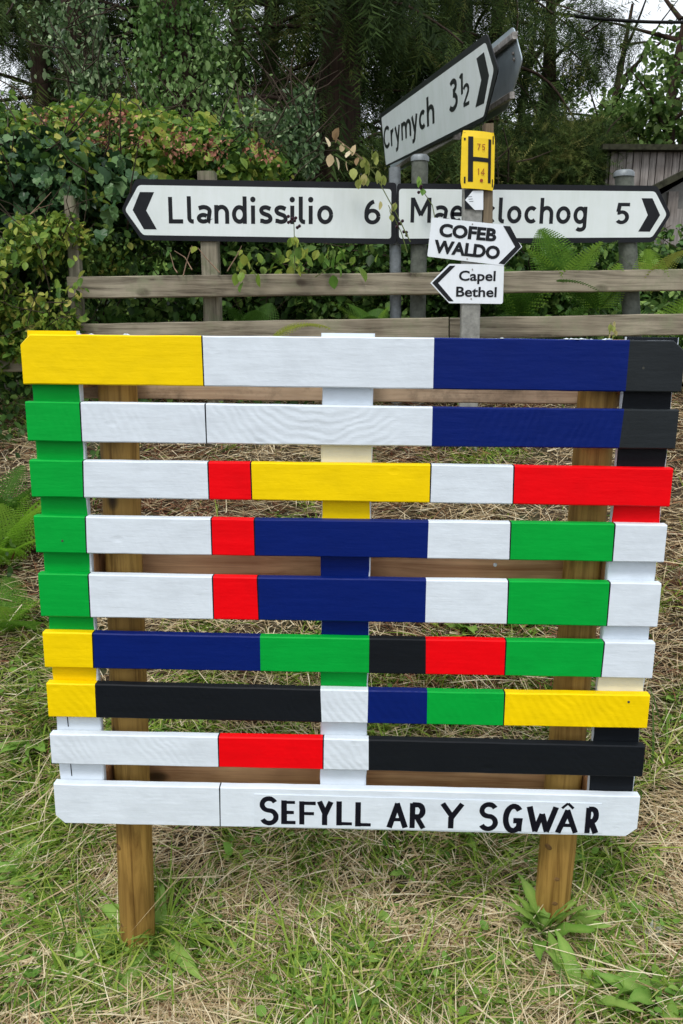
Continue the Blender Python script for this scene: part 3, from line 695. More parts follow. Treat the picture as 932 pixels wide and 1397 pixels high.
flat_sign('long white road sign reading Llandissilio 6 with an arrow to the left',
          [(185, 244), (541, 249), (540.5, 333), (193, 327.5), (165.5, 286.5)], [(188.8, 252.3), (534, 257.8), (533.7, 325.6), (195, 320.6), (170.5, 286.5)],
          [(190.8, 261.8), (210.2, 262), (199.4, 287), (214, 312.9), (196.4, 312.7), (181, 286.5)],
          [('Llandissilio', 230.5, 304.8, 454, 305.8, 25.5), ('6', 497, 306, 519, 306.2, 24)], 5)
flat_sign('long white road sign reading Maenclochog 5 with an arrow to the right',
          [(541.8, 250), (896.7, 253.2), (915.5, 292.5), (891.7, 330.5), (541.8, 333)], [(544.5, 257.5), (894, 261), (910, 292.7), (889.8, 323.8), (544.5, 325.5)],
          [(875.5, 270.3), (890.4, 270.4), (900.8, 293.3), (886.7, 316), (871, 315.8), (884, 293.3)],
          [('Maenclochog', 560, 303.6, 800.5, 305.6, 24), ('5', 838.5, 305.6, 859, 305.8, 20.5)], 5)

# slanting sign, seen at a steep angle, nearer at its right end
def depth_for(x, ya, yb_, H):
    lo_, hi = .2, 6
    for _ in range(50):
        mid = (lo_ + hi) / 2
        if at(x, ya, mid).z - at(x, yb_, mid).z < H: lo_ = mid
        else: hi = mid
    return lo_
HS = .27
YL = depth_for(519, 156.5, 226, HS); YR = depth_for(662, 46, 163, HS)
pA = at(519, 156.5, YL); pB = at(662, 46, YR); pC = at(526, 226, YL)
eu = (pB - pA).normalized(); vv = (pC - pA); nS = np.array(eu.cross(vv).normalized())
if nS[1] > 0: nS = -nS
nV = Vector(nS); P0 = np.array(pA)
def sp(x, y, off=0.0):
    return on_plane(x, y, P0 + nS * off, nS)
Z4 = lambda a, b_: (480 + a / 3.883, 20 + b_ / 3.883)
outer = [Z4(148, 528), Z4(715, 98), Z4(776, 290), Z4(703, 562), Z4(180, 806)]
white = [Z4(157, 546), Z4(708, 146), Z4(752, 292), Z4(699, 538), Z4(181, 797)]
e = empty('road_sign', sp(*outer[-1])); tag(e, 'white road sign reading Crymych 3½, turned edge-on and slanting up to the right', 'road sign')
mb = MB(); mb.plate(rounded([sp(*p) for p in outer], .02), -nV * .004); mb.build('border', M['signblack'], e)
mb = MB(); mb.plate(rounded([sp(*p, .0008) for p in white], .016), -nV * .0006); mb.build('face', M['signwhite'], e)
mb = MB(); mb.plate([sp(*Z4(*p), .0013) for p in [(660, 232), (700, 198), (727, 322), (700, 470), (655, 491), (686, 345)]], -nV * .0004); mb.build('arrow', M['signblack'], e)
def sp_text(s, x0, y0, x1, y1, xtop, ytop, kx=1.0, xhs=1.0):
    a, b_ = sp(x0, y0, .0009), sp(x1, y1, .0009); top = sp(xtop, ytop, .0009); u = (top - a); xh = u.length * xhs
    mb = MB(); road_text(mb, s, a, (b_ - a).normalized(), u.normalized(), xh, (b_ - a).length, nV); mb.build('lettering', M['signblack'], e)
sp_text('Crymych', *Z4(172, 718), *Z4(438, 574), *Z4(166, 600), xhs=.70)
sp_text('3', *Z4(519, 522), *Z4(562, 497), *Z4(516, 352), xhs=.70)
sp_text('1', *Z4(572, 428), *Z4(592, 418), *Z4(571, 318), xhs=.70)
sp_text('2', *Z4(590, 492), *Z4(624, 474), *Z4(589, 372), xhs=.70)
# the blade behind it shows its back
off = -.10
e2 = empty('road_sign', sp(*Z4(840, 440), off)); tag(e2, 'back of a blue-grey road sign blade sticking out behind the slanting sign', 'road sign')
Ob = [Z4(160, 640), Z4(855, 62), Z4(902, 240), Z4(822, 500), Z4(215, 850)]
mb = MB(); mb.plate(rounded([sp(*p, off) for p in Ob], .02), -nV * .004); mb.build('panel', M['signback'], e2)
for (a1, b1) in (((200, 655), (865, 108)), ((240, 810), (850, 425))):
    p, q = sp(*Z4(*a1), off + .010), sp(*Z4(*b1), off + .010)
    mb = MB(); mb.beam(p, q, .018, .022, 0, .002, up=vv.normalized()); mb.build('back_channel', M['rust'], e2)
mb = MB()
for a1 in ((858, 205), (862, 235), (835, 120)):
    c = sp(*Z4(*a1), off + .001); mb.tube([c, c + nV * .006], [.006, .005], 8)
mb.build('bolts', M['rust'], e2)['kind'] = 'stuff'
# clamp joining both blades to the posts
mb = MB()
for (a1, b1) in (((330, 770), (560, 640)),):
    p, q = sp(*Z4(*a1), -.03), sp(*Z4(*b1), -.03); mb.beam(p, q, .03, .03, 0, .003)
mb.build('clamp_bar', M['rust'], e)

# ---------------------------------------------------------------- marker post with its plates
YH = 1.50
hp = empty('marker_post', (at(642, 450, YH).x, YH, float(gz(at(642, 450, YH).x, YH)))); tag(hp, 'square grey post with a brown batten, standing in front of the fence', 'post')
def upright(name, xa, ya, xb, yb_, wpx, Y, dep, mat, parent, zbot=None):
    a = at(xa, ya, Y); b_ = at(xb, yb_, Y); d = (b_ - a).normalized(); zb_ = float(gz(b_.x, Y)) - .1 if zbot is None else zbot
    b2 = a + d * ((a.z - zb_) / -d.z); wd = wpx / F_PX * (Y - CAM[1])
    a = a + Vector((0, dep / 2, 0)); b2 = b2 + Vector((0, dep / 2, 0))
    mb = MB(); mb.beam(b2, a, wd, dep, 0, .003, up=Vector((0, 1, 0)), n=6, wob=.0006); return mb.build(name, M[mat], parent, origin=b2)
upright('shaft', 647, 196, 642, 455, 24.5, YH, .05, 'postgrey', hp)
upright('batten', 667, 168, 665.5, 330, 12.5, YH + .004, .04, 'batten', hp, at(665, 345, YH).z)
def outline_px(pts, Y): return [at(x, y, Y) for x, y in pts]
# yellow hydrant plate
Y1 = YH - .014
hy = empty('hydrant_marker', at(652, 258, Y1)); tag(hy, 'small yellow marker plate with a black H and the numbers 75 and 14', 'marker plate')
def curved(x, y, Y):   # the plate is bowed: its edges stand back from the middle
    p = at(x, y, Y); c = at(653, 217, Y).x; p.y += 3.6 * (p.x - c) ** 2 + (.004 if y < 180 else 0); return p
mb = MB(); nX = 12
tl, tr, br, bl = (631, 176), (676.2, 180.4), (674.8, 259.4), (628.6, 255.8)
g_ = []
for j in range(9):
    for i in range(nX + 1):
        u, v = i / nX, j / 8
        if (j in (0, 8)): u = .04 + u * .92
        x = (tl[0] * (1 - u) + tr[0] * u) * (1 - v) + (bl[0] * (1 - u) + br[0] * u) * v
        y = (tl[1] * (1 - u) + tr[1] * u) * (1 - v) + (bl[1] * (1 - u) + br[1] * u) * v
        g_.append(curved(x, y, Y1))
n = nX + 1; fr = list(g_); bk = [p + Vector((0, .003, 0)) for p in g_]; b0 = len(fr)
fs = [(j * n + i, (j + 1) * n + i, (j + 1) * n + i + 1, j * n + i + 1) for j in range(8) for i in range(nX)]
fs += [tuple(b0 + q for q in f[::-1]) for f in fs]
loop = [i for i in range(n)] + [j * n + nX for j in range(1, 9)] + [8 * n + i for i in range(nX - 1, -1, -1)] + [j * n for j in range(7, 0, -1)]
fs += [(loop[i], loop[(i + 1) % len(loop)], b0 + loop[(i + 1) % len(loop)], b0 + loop[i]) for i in range(len(loop))]
mb.add(fr + bk, fs, 0, False); mb.build('plate', M['hyellow'], hy)
def strip(mb, x0, y0, x1, y1, shear=0.0, lift=.0012, n=4):
    vs = []
    for i in range(n + 1):
        x = x0 + (x1 - x0) * i / n
        for y in (y0, y1): vs.append(curved(x + (shear if y == y1 else 0), y + (x - 653) * .09, Y1 - lift))
    mb.add(vs, [(2 * i, 2 * i + 1, 2 * i + 3, 2 * i + 2) for i in range(n)])
mb = MB(); strip(mb, 639.2, 186.5, 646, 248.5, -.6, n=2); strip(mb, 666.8, 188, 670.8, 248, -.8, n=2); strip(mb, 645, 214.2, 667.5, 220, 0, .0016)
mb.build('letter_h', M['signblack'], hy)
for a_ in ((633.6, 181, 636, 192), (633.4, 242, 635.6, 251), (672.8, 183, 674.4, 194), (672, 242, 673.4, 253)):
    mb = MB(); strip(mb, *a_, -.1, n=1); mb.build('slot', M['signblack'], hy)
mb = MB(); px_text(mb, '7', 0, 0, 1, 0, 1, 1) if '7' in GL else None
GL['7'] = (.82, [[(.04, 1.42 - h), (.76, 1.42 - h), (.30, 0)]]); GL['4'] = (.90, [[(.62, 0), (.62, 1.40), (.08, .42)], [(.04, .40), (.88, .40)]])
for (g, x0, y0, x1, y1) in (('7', 650.6, 204.2, 655.2, 204.6), ('5', 657.4, 204.8, 662, 205.2), ('1', 651.6, 238.2, 653.8, 238.5), ('4', 656.2, 238.7, 661.4, 239)):
    mb = MB(); px_text(mb, g, x0, y0, x1, y1, 6.1, Y1 - .0022, .75); mb.build('digit', M['redink'], hy)
c = at(657, 246, Y1 - .002); mb = MB(); mb.tube([c, c + Vector((0, .001, 0))], [.0055, .0055], 12); mb.build('dot', M['redink'], hy)
# little white arrow plate
Y2 = YH - .004
ar = empty('arrow_plate', at(652, 286, Y2)); tag(ar, 'tiny white arrow plate pointing left below the yellow marker', 'sign')
mb = MB(); mb.plate(outline_px([(634, 259), (645, 258.5), (645, 285), (634.5, 285)], Y2 - .0005), (0, .002, 0)); mb.build('dark_plate', M['signblack'], ar)
mb = MB(); mb.plate(rounded(outline_px([(645, 260.3), (659.5, 259.8), (659.5, 286.3), (647.7, 286.3), (634.7, 272.8)], Y2 - .003), .002), (0, .002, 0)); mb.build('arrow_board', M['plasticwhite'], ar)
mb = MB()
for q in range(3): mb.plate(outline_px([(638.5 + q, 268 + q * 3.2), (644 + q, 267.6 + q * 3.2), (644 + q, 268.6 + q * 3.2), (638.5 + q, 269 + q * 3.2)], Y2 - .0034), (0, .0003, 0))
mb.build('faint_print', M['galv'], ar)

# builtin-font words
def word(s, x0, y0, x1, y1, caph, Y, mat, parent, offset=.02):
    cu = bpy.data.curves.new('w', 'FONT'); cu.body = s; cu.size = 1; cu.offset = offset; cu.fill_mode = 'FRONT'; cu.resolution_u = 4
    to = bpy.data.objects.new('w', cu); col.objects.link(to)
    me0 = bpy.data.meshes.new_from_object(to.evaluated_get(bpy.context.evaluated_depsgraph_get()))
    co = [Vector(v.co) for v in me0.vertices]; fs = [tuple(p.vertices) for p in me0.polygons]
    bpy.data.objects.remove(to); bpy.data.curves.remove(cu); bpy.data.meshes.remove(me0)
    mnx, mxx = min(c.x for c in co), max(c.x for c in co); ch = .73 if s[0] not in '0123456789' else .73
    a, b_ = at(x0, y0, Y), at(x1, y1, Y); d = (b_ - a); u = Vector((0, -0.0, 1)); dd = d.normalized(); u = (Vector((0, -1, 0)).cross(dd)); u = u if u.z > 0 else -u
    H = (at(x0, y0 - caph, Y) - a).length / ch
    mb = MB(); mb.add([a + d * ((c.x - mnx) / (mxx - mnx)) + u * (c.y * H) for c in co], fs)
    return mb.build('lettering', mat, parent)
Y3 = YH - .006
cf = empty('direction_board', at(650, 358, Y3)); tag(cf, 'white arrow board reading COFEB WALDO, pointing right and tilted downhill', 'sign')
CP = [(589.3, 296.4), (690.5, 306.8), (712.6, 336.5), (687.2, 362.3), (583, 349.8)]
mb = MB(); mb.plate(rounded(outline_px(CP, Y3), [.006, .002, .002, .002, .006]), (0, .004, 0)); mb.build('board', M['plasticwhite'], cf)
Z2 = lambda a, b_: (570 + a / 4.656, 160 + b_ / 4.656)
mb = MB(); mb.plate(outline_px([Z2(543, 688), Z2(588, 692), Z2(657, 822), Z2(550, 934), Z2(514, 928), Z2(619, 822)], Y3 - .001), (0, .0005, 0)); mb.build('arrow', M['signblack'], cf)
word('COFEB', 598.7, 321.3, 676.6, 328.6, 17.0, Y3 - .0012, M['signblack'], cf, .045); word('WALDO', 591.3, 343.6, 681, 353, 17.0, Y3 - .0012, M['signblack'], cf, .045)
cb = empty('direction_board', at(650, 414, Y3)); tag(cb, 'white arrow board reading Capel Bethel, pointing left, lowest on the post', 'sign')
CP = [(587.2, 386), (613, 359.9), (687.9, 360.8), (686.2, 414.5), (613, 413.6)]
mb = MB(); mb.plate(rounded(outline_px(CP, Y3 + .001), [.002, .002, .009, .009, .002]), (0, .004, 0)); mb.build('board', M['plasticwhite'], cb)
mb = MB(); mb.plate(outline_px([Z2(204, 942), Z2(240, 942), Z2(130, 1052), Z2(228, 1168), Z2(196, 1168), Z2(92, 1052)], Y3), (0, .0005, 0)); mb.build('arrow', M['signblack'], cb)
word('Capel', 626, 382.4, 676, 382.9, 13.8, Y3 - .0002, M['signblack'], cb, .022); word('Bethel', 622.2, 404.2, 677.4, 404.9, 13.8, Y3 - .0002, M['signblack'], cb, .022)
for (e_, pts) in ((cf, [Z2(348, 678), Z2(314, 898)]), (cb, [Z2(348, 965), Z2(340, 1152)])):
    for p in pts:
        c = at(*p, Y3 - .001); mb = MB(); mb.tube([c + Vector((0, .001, 0)), c - Vector((0, .001, 0))], [.0028, .0022], 8); mb.build('screw', M['rust'], e_)

# ---------------------------------------------------------------- sheds beyond the fence, right
YD = 6.2
xL, xR = at(832, 230, YD).x, at(1100, 230, YD).x
zT = at(880, 207, YD).z; zG = float(gz(3, YD))
shed = empty('timber_shed', (xL, YD, zG)); tag(shed, 'old shed of upright grey boards with a mossy flat roof', 'shed')
x = xL; k = 0
while x < xR:
    wd = .068 + .01 * math.sin(k * 2.3)
    mb = MB(); mb.box((x + .004, YD + .002 * (k % 3), zG), (x + wd - .004, YD + .02 + .002 * (k % 3), zT)); mb.build('board', M['shedboard'], shed, origin=(x, YD, zG)); x += wd; k += 1
y = YD + .03; k = 0
while y < YD + 1.6:
    mb = MB(); mb.box((xL - .02, y + .005, zG), (xL, y + .12, zT)); mb.build('board', M['shedboard'], shed, origin=(xL, y, zG)); y += .125; k += 1
mb = MB(); mb.box((xL - .10, YD - .09, zT), (xR + .1, YD + 1.7, zT + .045)); mb.build('roof', M['felt'], shed)
mb = MB(); mb.box((xL + .01, YD + .03, zG), (xR, YD + .06, zT - .01)); mb.build('backing_wall', M['felt'], shed)
YB = 4.6
bld = empty('outbuilding', (at(890, 300, YB).x, YB, float(gz(2.4, YB)))); tag(bld, 'dark grey lean-to with a sloping roof edge at the right end of the fence', 'building')
a = at(876, 262, YB); zg = bld.location.z - .1
ap = at(1010, 192, YB)
mb = MB(); mb.plate([(a.x + .06, YB, zg), (ap.x, YB, zg), (ap.x, YB, ap.z - .05), (a.x + .06, YB, a.z - .06)], (0, 1.4, 0)); mb.build('wall', M['render'], bld)
mb = MB(); mb.plate([(a.x - .02, YB - .1, a.z - .05), (ap.x, YB - .1, ap.z - .05), (ap.x, YB - .1, ap.z), (a.x - .02, YB - .1, a.z - .005)], (0, 1.6, 0)); mb.build('roof', M['felt'], bld)
cx = at(921, 300, YB).x
mb = MB(); mb.box((cx, YB - .012, zg), (cx + .6, YB - .002, at(921, 285, YB).z)); mb.build('door', M['shedboard'], bld)
mb = MB(); mb.box((cx - .07, YB - .03, zg), (cx, YB - .003, at(921, 262, YB).z)); mb.build('door_post', M['shedboard'], bld)

# ---------------------------------------------------------------- overhead cable
mb = MB(); p, q = at(690, 5, 9), at(1050, 22, 9); pts = []
for i in range(17):
    f = i / 16; v = p.lerp(q, f * 1.0 if i else 0); v.z -= .12 * 4 * f * (1 - f); pts.append(v)
pts = [pts[0] + Vector((-4, 1, .4))] + pts + [pts[-1] + Vector((4, -1, .4))]
mb.tube(pts, [.018] * len(pts), 6); o = mb.build('overhead_cable', M['cable']); tag(o, 'black overhead cable crossing the sky at the top right', 'cable')

# ================================================================ VEGETATION
def fnoise(P, sc, seed=0.0):
    return np.array([noise.noise(Vector((p[0] * sc + seed, p[1] * sc - seed, (p[2] if len(p) > 2 else 0) * sc))) for p in P])

# ---- the mown verge: green blades and dry hay
def verge_points(n, ylo, yhi, xr=None):
    y = rng.uniform(ylo, yhi, n); hw = .46 * (y + 1.49) + .28
    x = rng.uniform(-1, 1, n) * hw
    return np.stack([x, y], 1)
def blade_template(segs, curve, wd):
    vs = []; 
    for i in range(segs + 1):
        f = i / segs; wv_ = wd * (1 - f ** 1.8) + .0001
        y = f; z = curve * f * f
        vs += [(-wv_ / 2, y, z), (wv_ / 2, y, z)]
    fs = [(2 * i, 2 * i + 1, 2 * i + 3, 2 * i + 2) for i in range(segs)]
    return vs, fs
def blades(name, P2, length, widthm, pitch_m, pitch_s, mat, tint, lift=.0, segs=4, curve=-.45, lab=None, cat=None, yawbias=None, lw=None):
    n = len(P2); z = gz(P2[:, 0], P2[:, 1]) + lift * rng.random(n)
    P = np.column_stack([P2, z])
    T, TF = blade_template(segs, curve, 1.0)
    yaw = 5.0 * fnoise(P2, 1.9, 50) + 2.0 * fnoise(P2, 6, 3) + rng.normal(0, 1.05, n)
    R = rot_batch(yaw, np.clip(rng.normal(pitch_m, pitch_s, n), -.1, 1.5), rng.normal(0, .5, n))
    L = length * rng.lognormal(0, .35, n); W_ = widthm * rng.lognormal(0, .25, n)
    o = scatter(name, T, TF, P, R, np.column_stack([W_, L, L]), mat, None, tint)
    tag(o, lab, cat, kind='stuff'); return o
# green cover map: where the photograph is green rather than hay
def greenness(P2):
    g = fnoise(P2, 3.0, 4.0) * 1.2 + fnoise(P2, 8.0, 9.0) * .7
    x, y = P2[:, 0], P2[:, 1]
    g += .30 * np.exp(-((x + .75) ** 2 / .10 + (y - .25) ** 2 / .12)) + .25 * np.exp(-((x + .1) ** 2 / .35 + (y + .02) ** 2 / .03))
    g -= .35 * np.clip((y - .95) * 3, 0, 1); g += .25 * np.exp(-((x) ** 2 / .8 + (y - .6) ** 2 / .06)) - .35 * np.exp(-((y - 1.25) ** 2 / .12)) - .25 * np.exp(-((x + .55) ** 2 / .03 + (y + .22) ** 2 / .02))
    return g
Pa = verge_points(190000, -.85, 2.1); ga = greenness(Pa)
near = Pa[:, 1] < .7
sel = (rng.random(len(Pa)) < np.clip(.34 + 1.7 * ga, .03, 1))
PG = Pa[sel][:74000]
blades('grass', PG, .056, .0050, .45, .42, M['grass'], np.clip(.42 + .24 * rng.normal(size=len(PG)) + .15 * greenness(PG), 0, 1), .01, 3, -.5, 'mown green grass of the verge around the stakes', 'grass')
sel = (rng.random(len(Pa)) < np.clip(.9 - .9 * ga, .18, 1)); PS = Pa[sel][:95000]
blades('dry_grass', PS, .080, .0027, .13, .24, M['straw'], np.clip(.57 + .26 * rng.normal(size=len(PS)), 0, 1), .028, 2, -.12, 'cut dry hay lying over the verge and bank', 'hay')
PS2 = verge_points(4000, -.8, 2.0)
blades('long_hay', PS2, .16, .0021, .12, .16, M['straw'], np.clip(.8 + .15 * rng.normal(size=len(PS2)), 0, 1), .04, 5, -.16, 'long pale hay stalks lying on top of the grass', 'hay')
PR = verge_points(26000, .65, 1.95); PR = PR[rng.random(len(PR)) < np.clip(.45 + 1.9 * fnoise(PR, 2.0, 31), 0, 1)]
blades('bracken_litter', PR, .07, .004, .15, .3, M['litter'], rng.random(len(PR)), .03, 2, -.2, 'reddish brown dead bracken litter on the upper bank', 'litter')
PW = verge_points(16000, -.85, 1.6); PW = PW[greenness(PW) > .12][:5200]
P = np.column_stack([PW, gz(PW[:, 0], PW[:, 1]) + .012 + .03 * rng.random(len(PW))]); nW = len(P)
o = scatter('low_weeds', OVAL[0], OVAL[1], P, rot_batch(rng.uniform(-PI, PI, nW), rng.normal(.15, .35, nW), rng.normal(0, .4, nW)), .015 * rng.lognormal(0, .35, nW), M['dock'], None, np.clip(.5 + .25 * rng.normal(size=nW), 0, 1))
tag(o, 'small clover and broadleaf weeds mixed in the verge grass', 'ground cover', kind='stuff')
# coarse grass tufts with long arching blades
def tuft(px, py, Y, n, L, lab, mat='grass', spread=1.0, name='grass_tuft', tint=.5):
    b_ = at(px, py, Y); x, y = b_.x, Y
    P = np.column_stack([x + rng.normal(0, .02, n), y + rng.normal(0, .02, n)]); P = np.column_stack([P, gz(P[:, 0], P[:, 1])])
    T, TF = blade_template(6, -.7, 1.0)
    R = rot_batch(rng.uniform(-PI, PI, n), np.clip(rng.normal(.95 / spread, .25, n), .1, 1.45), rng.normal(0, .3, n))
    Ls = L * rng.uniform(.5, 1.1, n)
    o = scatter(name, T, TF, P, R, np.column_stack([.0055 * rng.uniform(.6, 1.3, n), Ls, Ls]), M[mat], None, np.clip(tint + .2 * rng.normal(size=n), 0, 1))
    tag(o, lab, 'grass', 'coarse grass tufts on the verge'); return o
def ground_Y(px, py):
    lo_, hi = -1.2, 6
    for yv in np.arange(-1.2, 3, .01):
        p = at(px, py, yv)
        if p.z <= float(gz(p.x, yv)): return yv
    return 2.0
TUFTS = [(215, 1285, 60, .22, 'tuft of long green blades at the foot of the left stake'), (400, 1300, 40, .20, 'broad-bladed tuft right of the left stake'),
         (450, 1240, 40, .18, 'tuft of grass below the middle of the pallet'), (90, 1270, 45, .18, 'grass tuft left of the left stake'),
         (660, 1215, 40, .18, 'tuft between the dock plant and the pallet words'), (850, 1180, 45, .2, 'tuft right of the right stake'),
         (905, 1060, 40, .2, 'tuft beside the right edge of the pallet'), (60, 1000, 50, .2, 'green tuft at the left edge beside the pallet foot'),
         (560, 1330, 35, .16, 'low tuft at the bottom middle of the verge'), (330, 1340, 35, .16, 'low tuft at the bottom left of the middle'),
         (900, 830, 35, .22, 'bright tuft on the bank right of the pallet'), (120, 1150, 35, .16, 'tuft under the lower left corner of the pallet'),
         (280, 940, 40, .16, 'green tuft seen between the slats behind the left stake'), (600, 880, 40, .16, 'green tuft seen through the lower slats near the middle')]
for (px, py, n_, L_, lb) in TUFTS:
    tuft(px, py, ground_Y(px, py), n_, L_, lb)

# ---- broad-leaved verge plants, each leaf its own part
def leaf_mesh(name, L, wd, segs=7, arch=.5, wave=.03, mat='dock', shape='lance', tint=.5):
    mb_v = []; fs = []
    for i in range(segs + 1):
        f = i / segs
        if shape == 'lance': hw = wd * math.sin(PI * min(1, f * .92 + .06)) ** .8 * (1 - .25 * f)
        else: hw = wd * (f * (1 - f) * 4) ** .55 * (1.15 - .5 * f)
        hw = max(hw, .0008) * (1 + .08 * math.sin(i * 2.4))
        y = L * (math.sin(f * arch) / arch if arch > .01 else f); z = -L * (1 - math.cos(f * arch)) / max(arch, .01)
        zz = wave * wd * math.sin(i * 2.1)
        mb_v += [(-hw, y, z + hw * .28 + zz), (0, y, z), (hw, y, z + hw * .28 - zz)]
    for i in range(segs):
        a = 3 * i; fs += [(a, a + 1, a + 4, a + 3), (a + 1, a + 2, a + 5, a + 4)]
    me = bpy.data.meshes.new(name); me.from_pydata(mb_v, [], [f for f in fs]); me.materials.append(M[mat])
    at_ = me.attributes.new('tint', 'FLOAT', 'POINT'); at_.data.foreach_set('value', [tint + .10 * math.sin(i * 1.7) + (.28 if i % 3 == 1 else 0) for i in range(len(mb_v))])
    for p in me.polygons: p.use_smooth = True
    return me
LM = [leaf_mesh('leaf', 1, .15, 8, .7, .2, 'dock', 'lance', .4), leaf_mesh('leaf', 1, .12, 8, 1.0, .2, 'dock', 'lance', .6), leaf_mesh('leaf', 1, .10, 8, .5, .1, 'dock', 'lance', .75),
      leaf_mesh('leaf', 1, .24, 7, .8, .25, 'dock', 'oval', .55)]
def rosette(name, px, py, n_, L_, lab, cat, kinds=(0, 1, 2), elev=(.35, 1.1), group=None, roll=.6):
    Yg = ground_Y(px, py); b_ = at(px, py, Yg); e_ = empty(name, (b_.x, Yg, float(gz(b_.x, Yg)) + .005)); tag(e_, lab, cat, group)
    for i in range(n_):
        o = link('leaf', LM[random.choice(kinds)], e_); a = 2 * PI * i / n_ + random.uniform(-.35, .35)
        o.rotation_euler = (random.uniform(*elev), random.uniform(-roll, roll), a); s_ = L_ * random.uniform(.45, 1.15); o.scale = (s_ * random.uniform(.7, 1.3), s_, s_)
        o.location = (random.uniform(-.01, .01), random.uniform(-.01, .01), 0)
    return e_
rosette('dock_plant', 738, 1285, 26, .145, 'leafy dock plant with upright leaves in front of the right stake', 'plant', (0, 1, 2, 2), (.75, 1.4), roll=.25)
rosette('dock_plant', 772, 1275, 12, .13, 'smaller dock shoot touching the foot of the right stake', 'plant', (2, 2, 1), (.8, 1.35))
rosette('dock_plant', 890, 1370, 14, .11, 'broad-leaved plant in the bottom right corner of the verge', 'plant', (0, 3), (.3, 1.0))
rosette('dock_plant', 790, 1370, 12, .13, 'narrow-leaved weed low down between the dock plant and the corner', 'plant', (1, 2), (.4, 1.2))
rosette('ribwort', 222, 1288, 16, .20, 'ribwort with strap leaves just right of the left stake', 'plant', (2, 1), (.3, 1.0))
rosette('ribwort', 500, 1240, 9, .15, 'flat strap-leaved weed below the painted words', 'plant', (2, 1), (.15, .6))
rosette('ribwort', 640, 1150, 9, .13, 'weed tucked under the pallet left of the right stake', 'plant', (0, 2), (.4, 1.2))
rosette('verge_weed', 40, 1200, 16, .10, 'weed with jagged leaves left of the left stake', 'plant', (0, 3), (.3, 1.0))
rosette('verge_weed', 15, 1330, 7, .08, 'broad green leaves at the bottom left edge', 'plant', (3, 0), (.5, 1.2))
rosette('verge_weed', 45, 1020, 18, .10, 'leafy weed beside the lower left corner of the pallet', 'plant', (3, 0), (.3, 1.0))
rosette('verge_weed', 105, 1120, 12, .10, 'low weed just outside the bottom slat on the left', 'plant', (3, 2), (.3, 1.0))
rosette('verge_weed', 445, 1310, 8, .09, 'small weed in the hay near the bottom middle', 'plant', (3, 0), (.3, .9))
rosette('verge_weed', 625, 860, 9, .10, 'round-leaved weed glimpsed between the sixth and fifth slats', 'plant', (3,), (.3, .9))

k_ = 0
wlab = ['near the left edge', 'left of the left stake', 'between the stakes', 'near the bottom of the verge', 'right of the right stake', 'on the bank']
for (px, py, kinds_, sz, lb) in ((20, 1120, (3, 3, 0), .07, 'small leafy weed at the left edge level with the painted words'), (75, 1240, (3,), .06, 'tiny round-leaved weed left of the left stake foot'), (120, 1330, (3, 0), .07, 'small weed low down at the left, between tufts'),
    (300, 1200, (3,), .05, 'tiny weed right of the left stake'), (350, 1270, (0, 1), .08, 'narrow-leaved weed between the two stakes, left of middle'), (560, 1200, (3,), .05, 'tiny weed below the gap between AR and Y'), (590, 1275, (3, 0), .06, 'small weed between the middle and the dock plant'),
    (680, 1350, (3,), .06, 'small round-leaved weed below and left of the dock plant'), (820, 1200, (0, 3), .07, 'small weed just right of the right stake'), (900, 1190, (3,), .06, 'round-leaved weed at the right edge above the plastic scrap'),
    (240, 1370, (0, 3), .07, 'weed at the bottom edge right of the lower left corner'), (520, 1375, (3,), .06, 'round-leaved weed at the bottom edge near the middle'), (915, 960, (3, 0), .07, 'small weed on the bank at the right edge')):
    rosette('verge_weed', px, py, 9, sz, lb, 'plant', kinds_, (.3, 1.1))
# crumpled scrap of clear plastic
pm, t, b = newmat('clear_plastic_film'); b.inputs['Base Color'].default_value = (.85, .9, .88, 1); b.inputs['Roughness'].default_value = .15; b.inputs['Alpha'].default_value = .38
Yg = ground_Y(893, 1290); c = at(893, 1285, Yg); nn = 9; vs = []; fs = []
for j in range(nn):
    for i in range(nn):
        u, v = i / (nn - 1) - .5, j / (nn - 1) - .5
        vs.append((u * .055 + random.uniform(-.003, .003), v * .05 + random.uniform(-.003, .003), .020 + .014 * noise.noise(Vector((u * 5, v * 5, 1))) * 2 + random.uniform(-.004, .004) - (u * u + v * v) * .05 + v * .5 * .05))
for j in range(nn - 1):
    for i in range(nn - 1): fs.append((j * nn + i, j * nn + i + 1, (j + 1) * nn + i + 1, (j + 1) * nn + i))
me = bpy.data.meshes.new('plastic_scrap'); me.from_pydata(vs, [], fs); me.materials.append(pm); o = link('plastic_scrap', me, None, c)
tag(o, 'crumpled scrap of clear plastic lying in the grass at the right', 'litter')

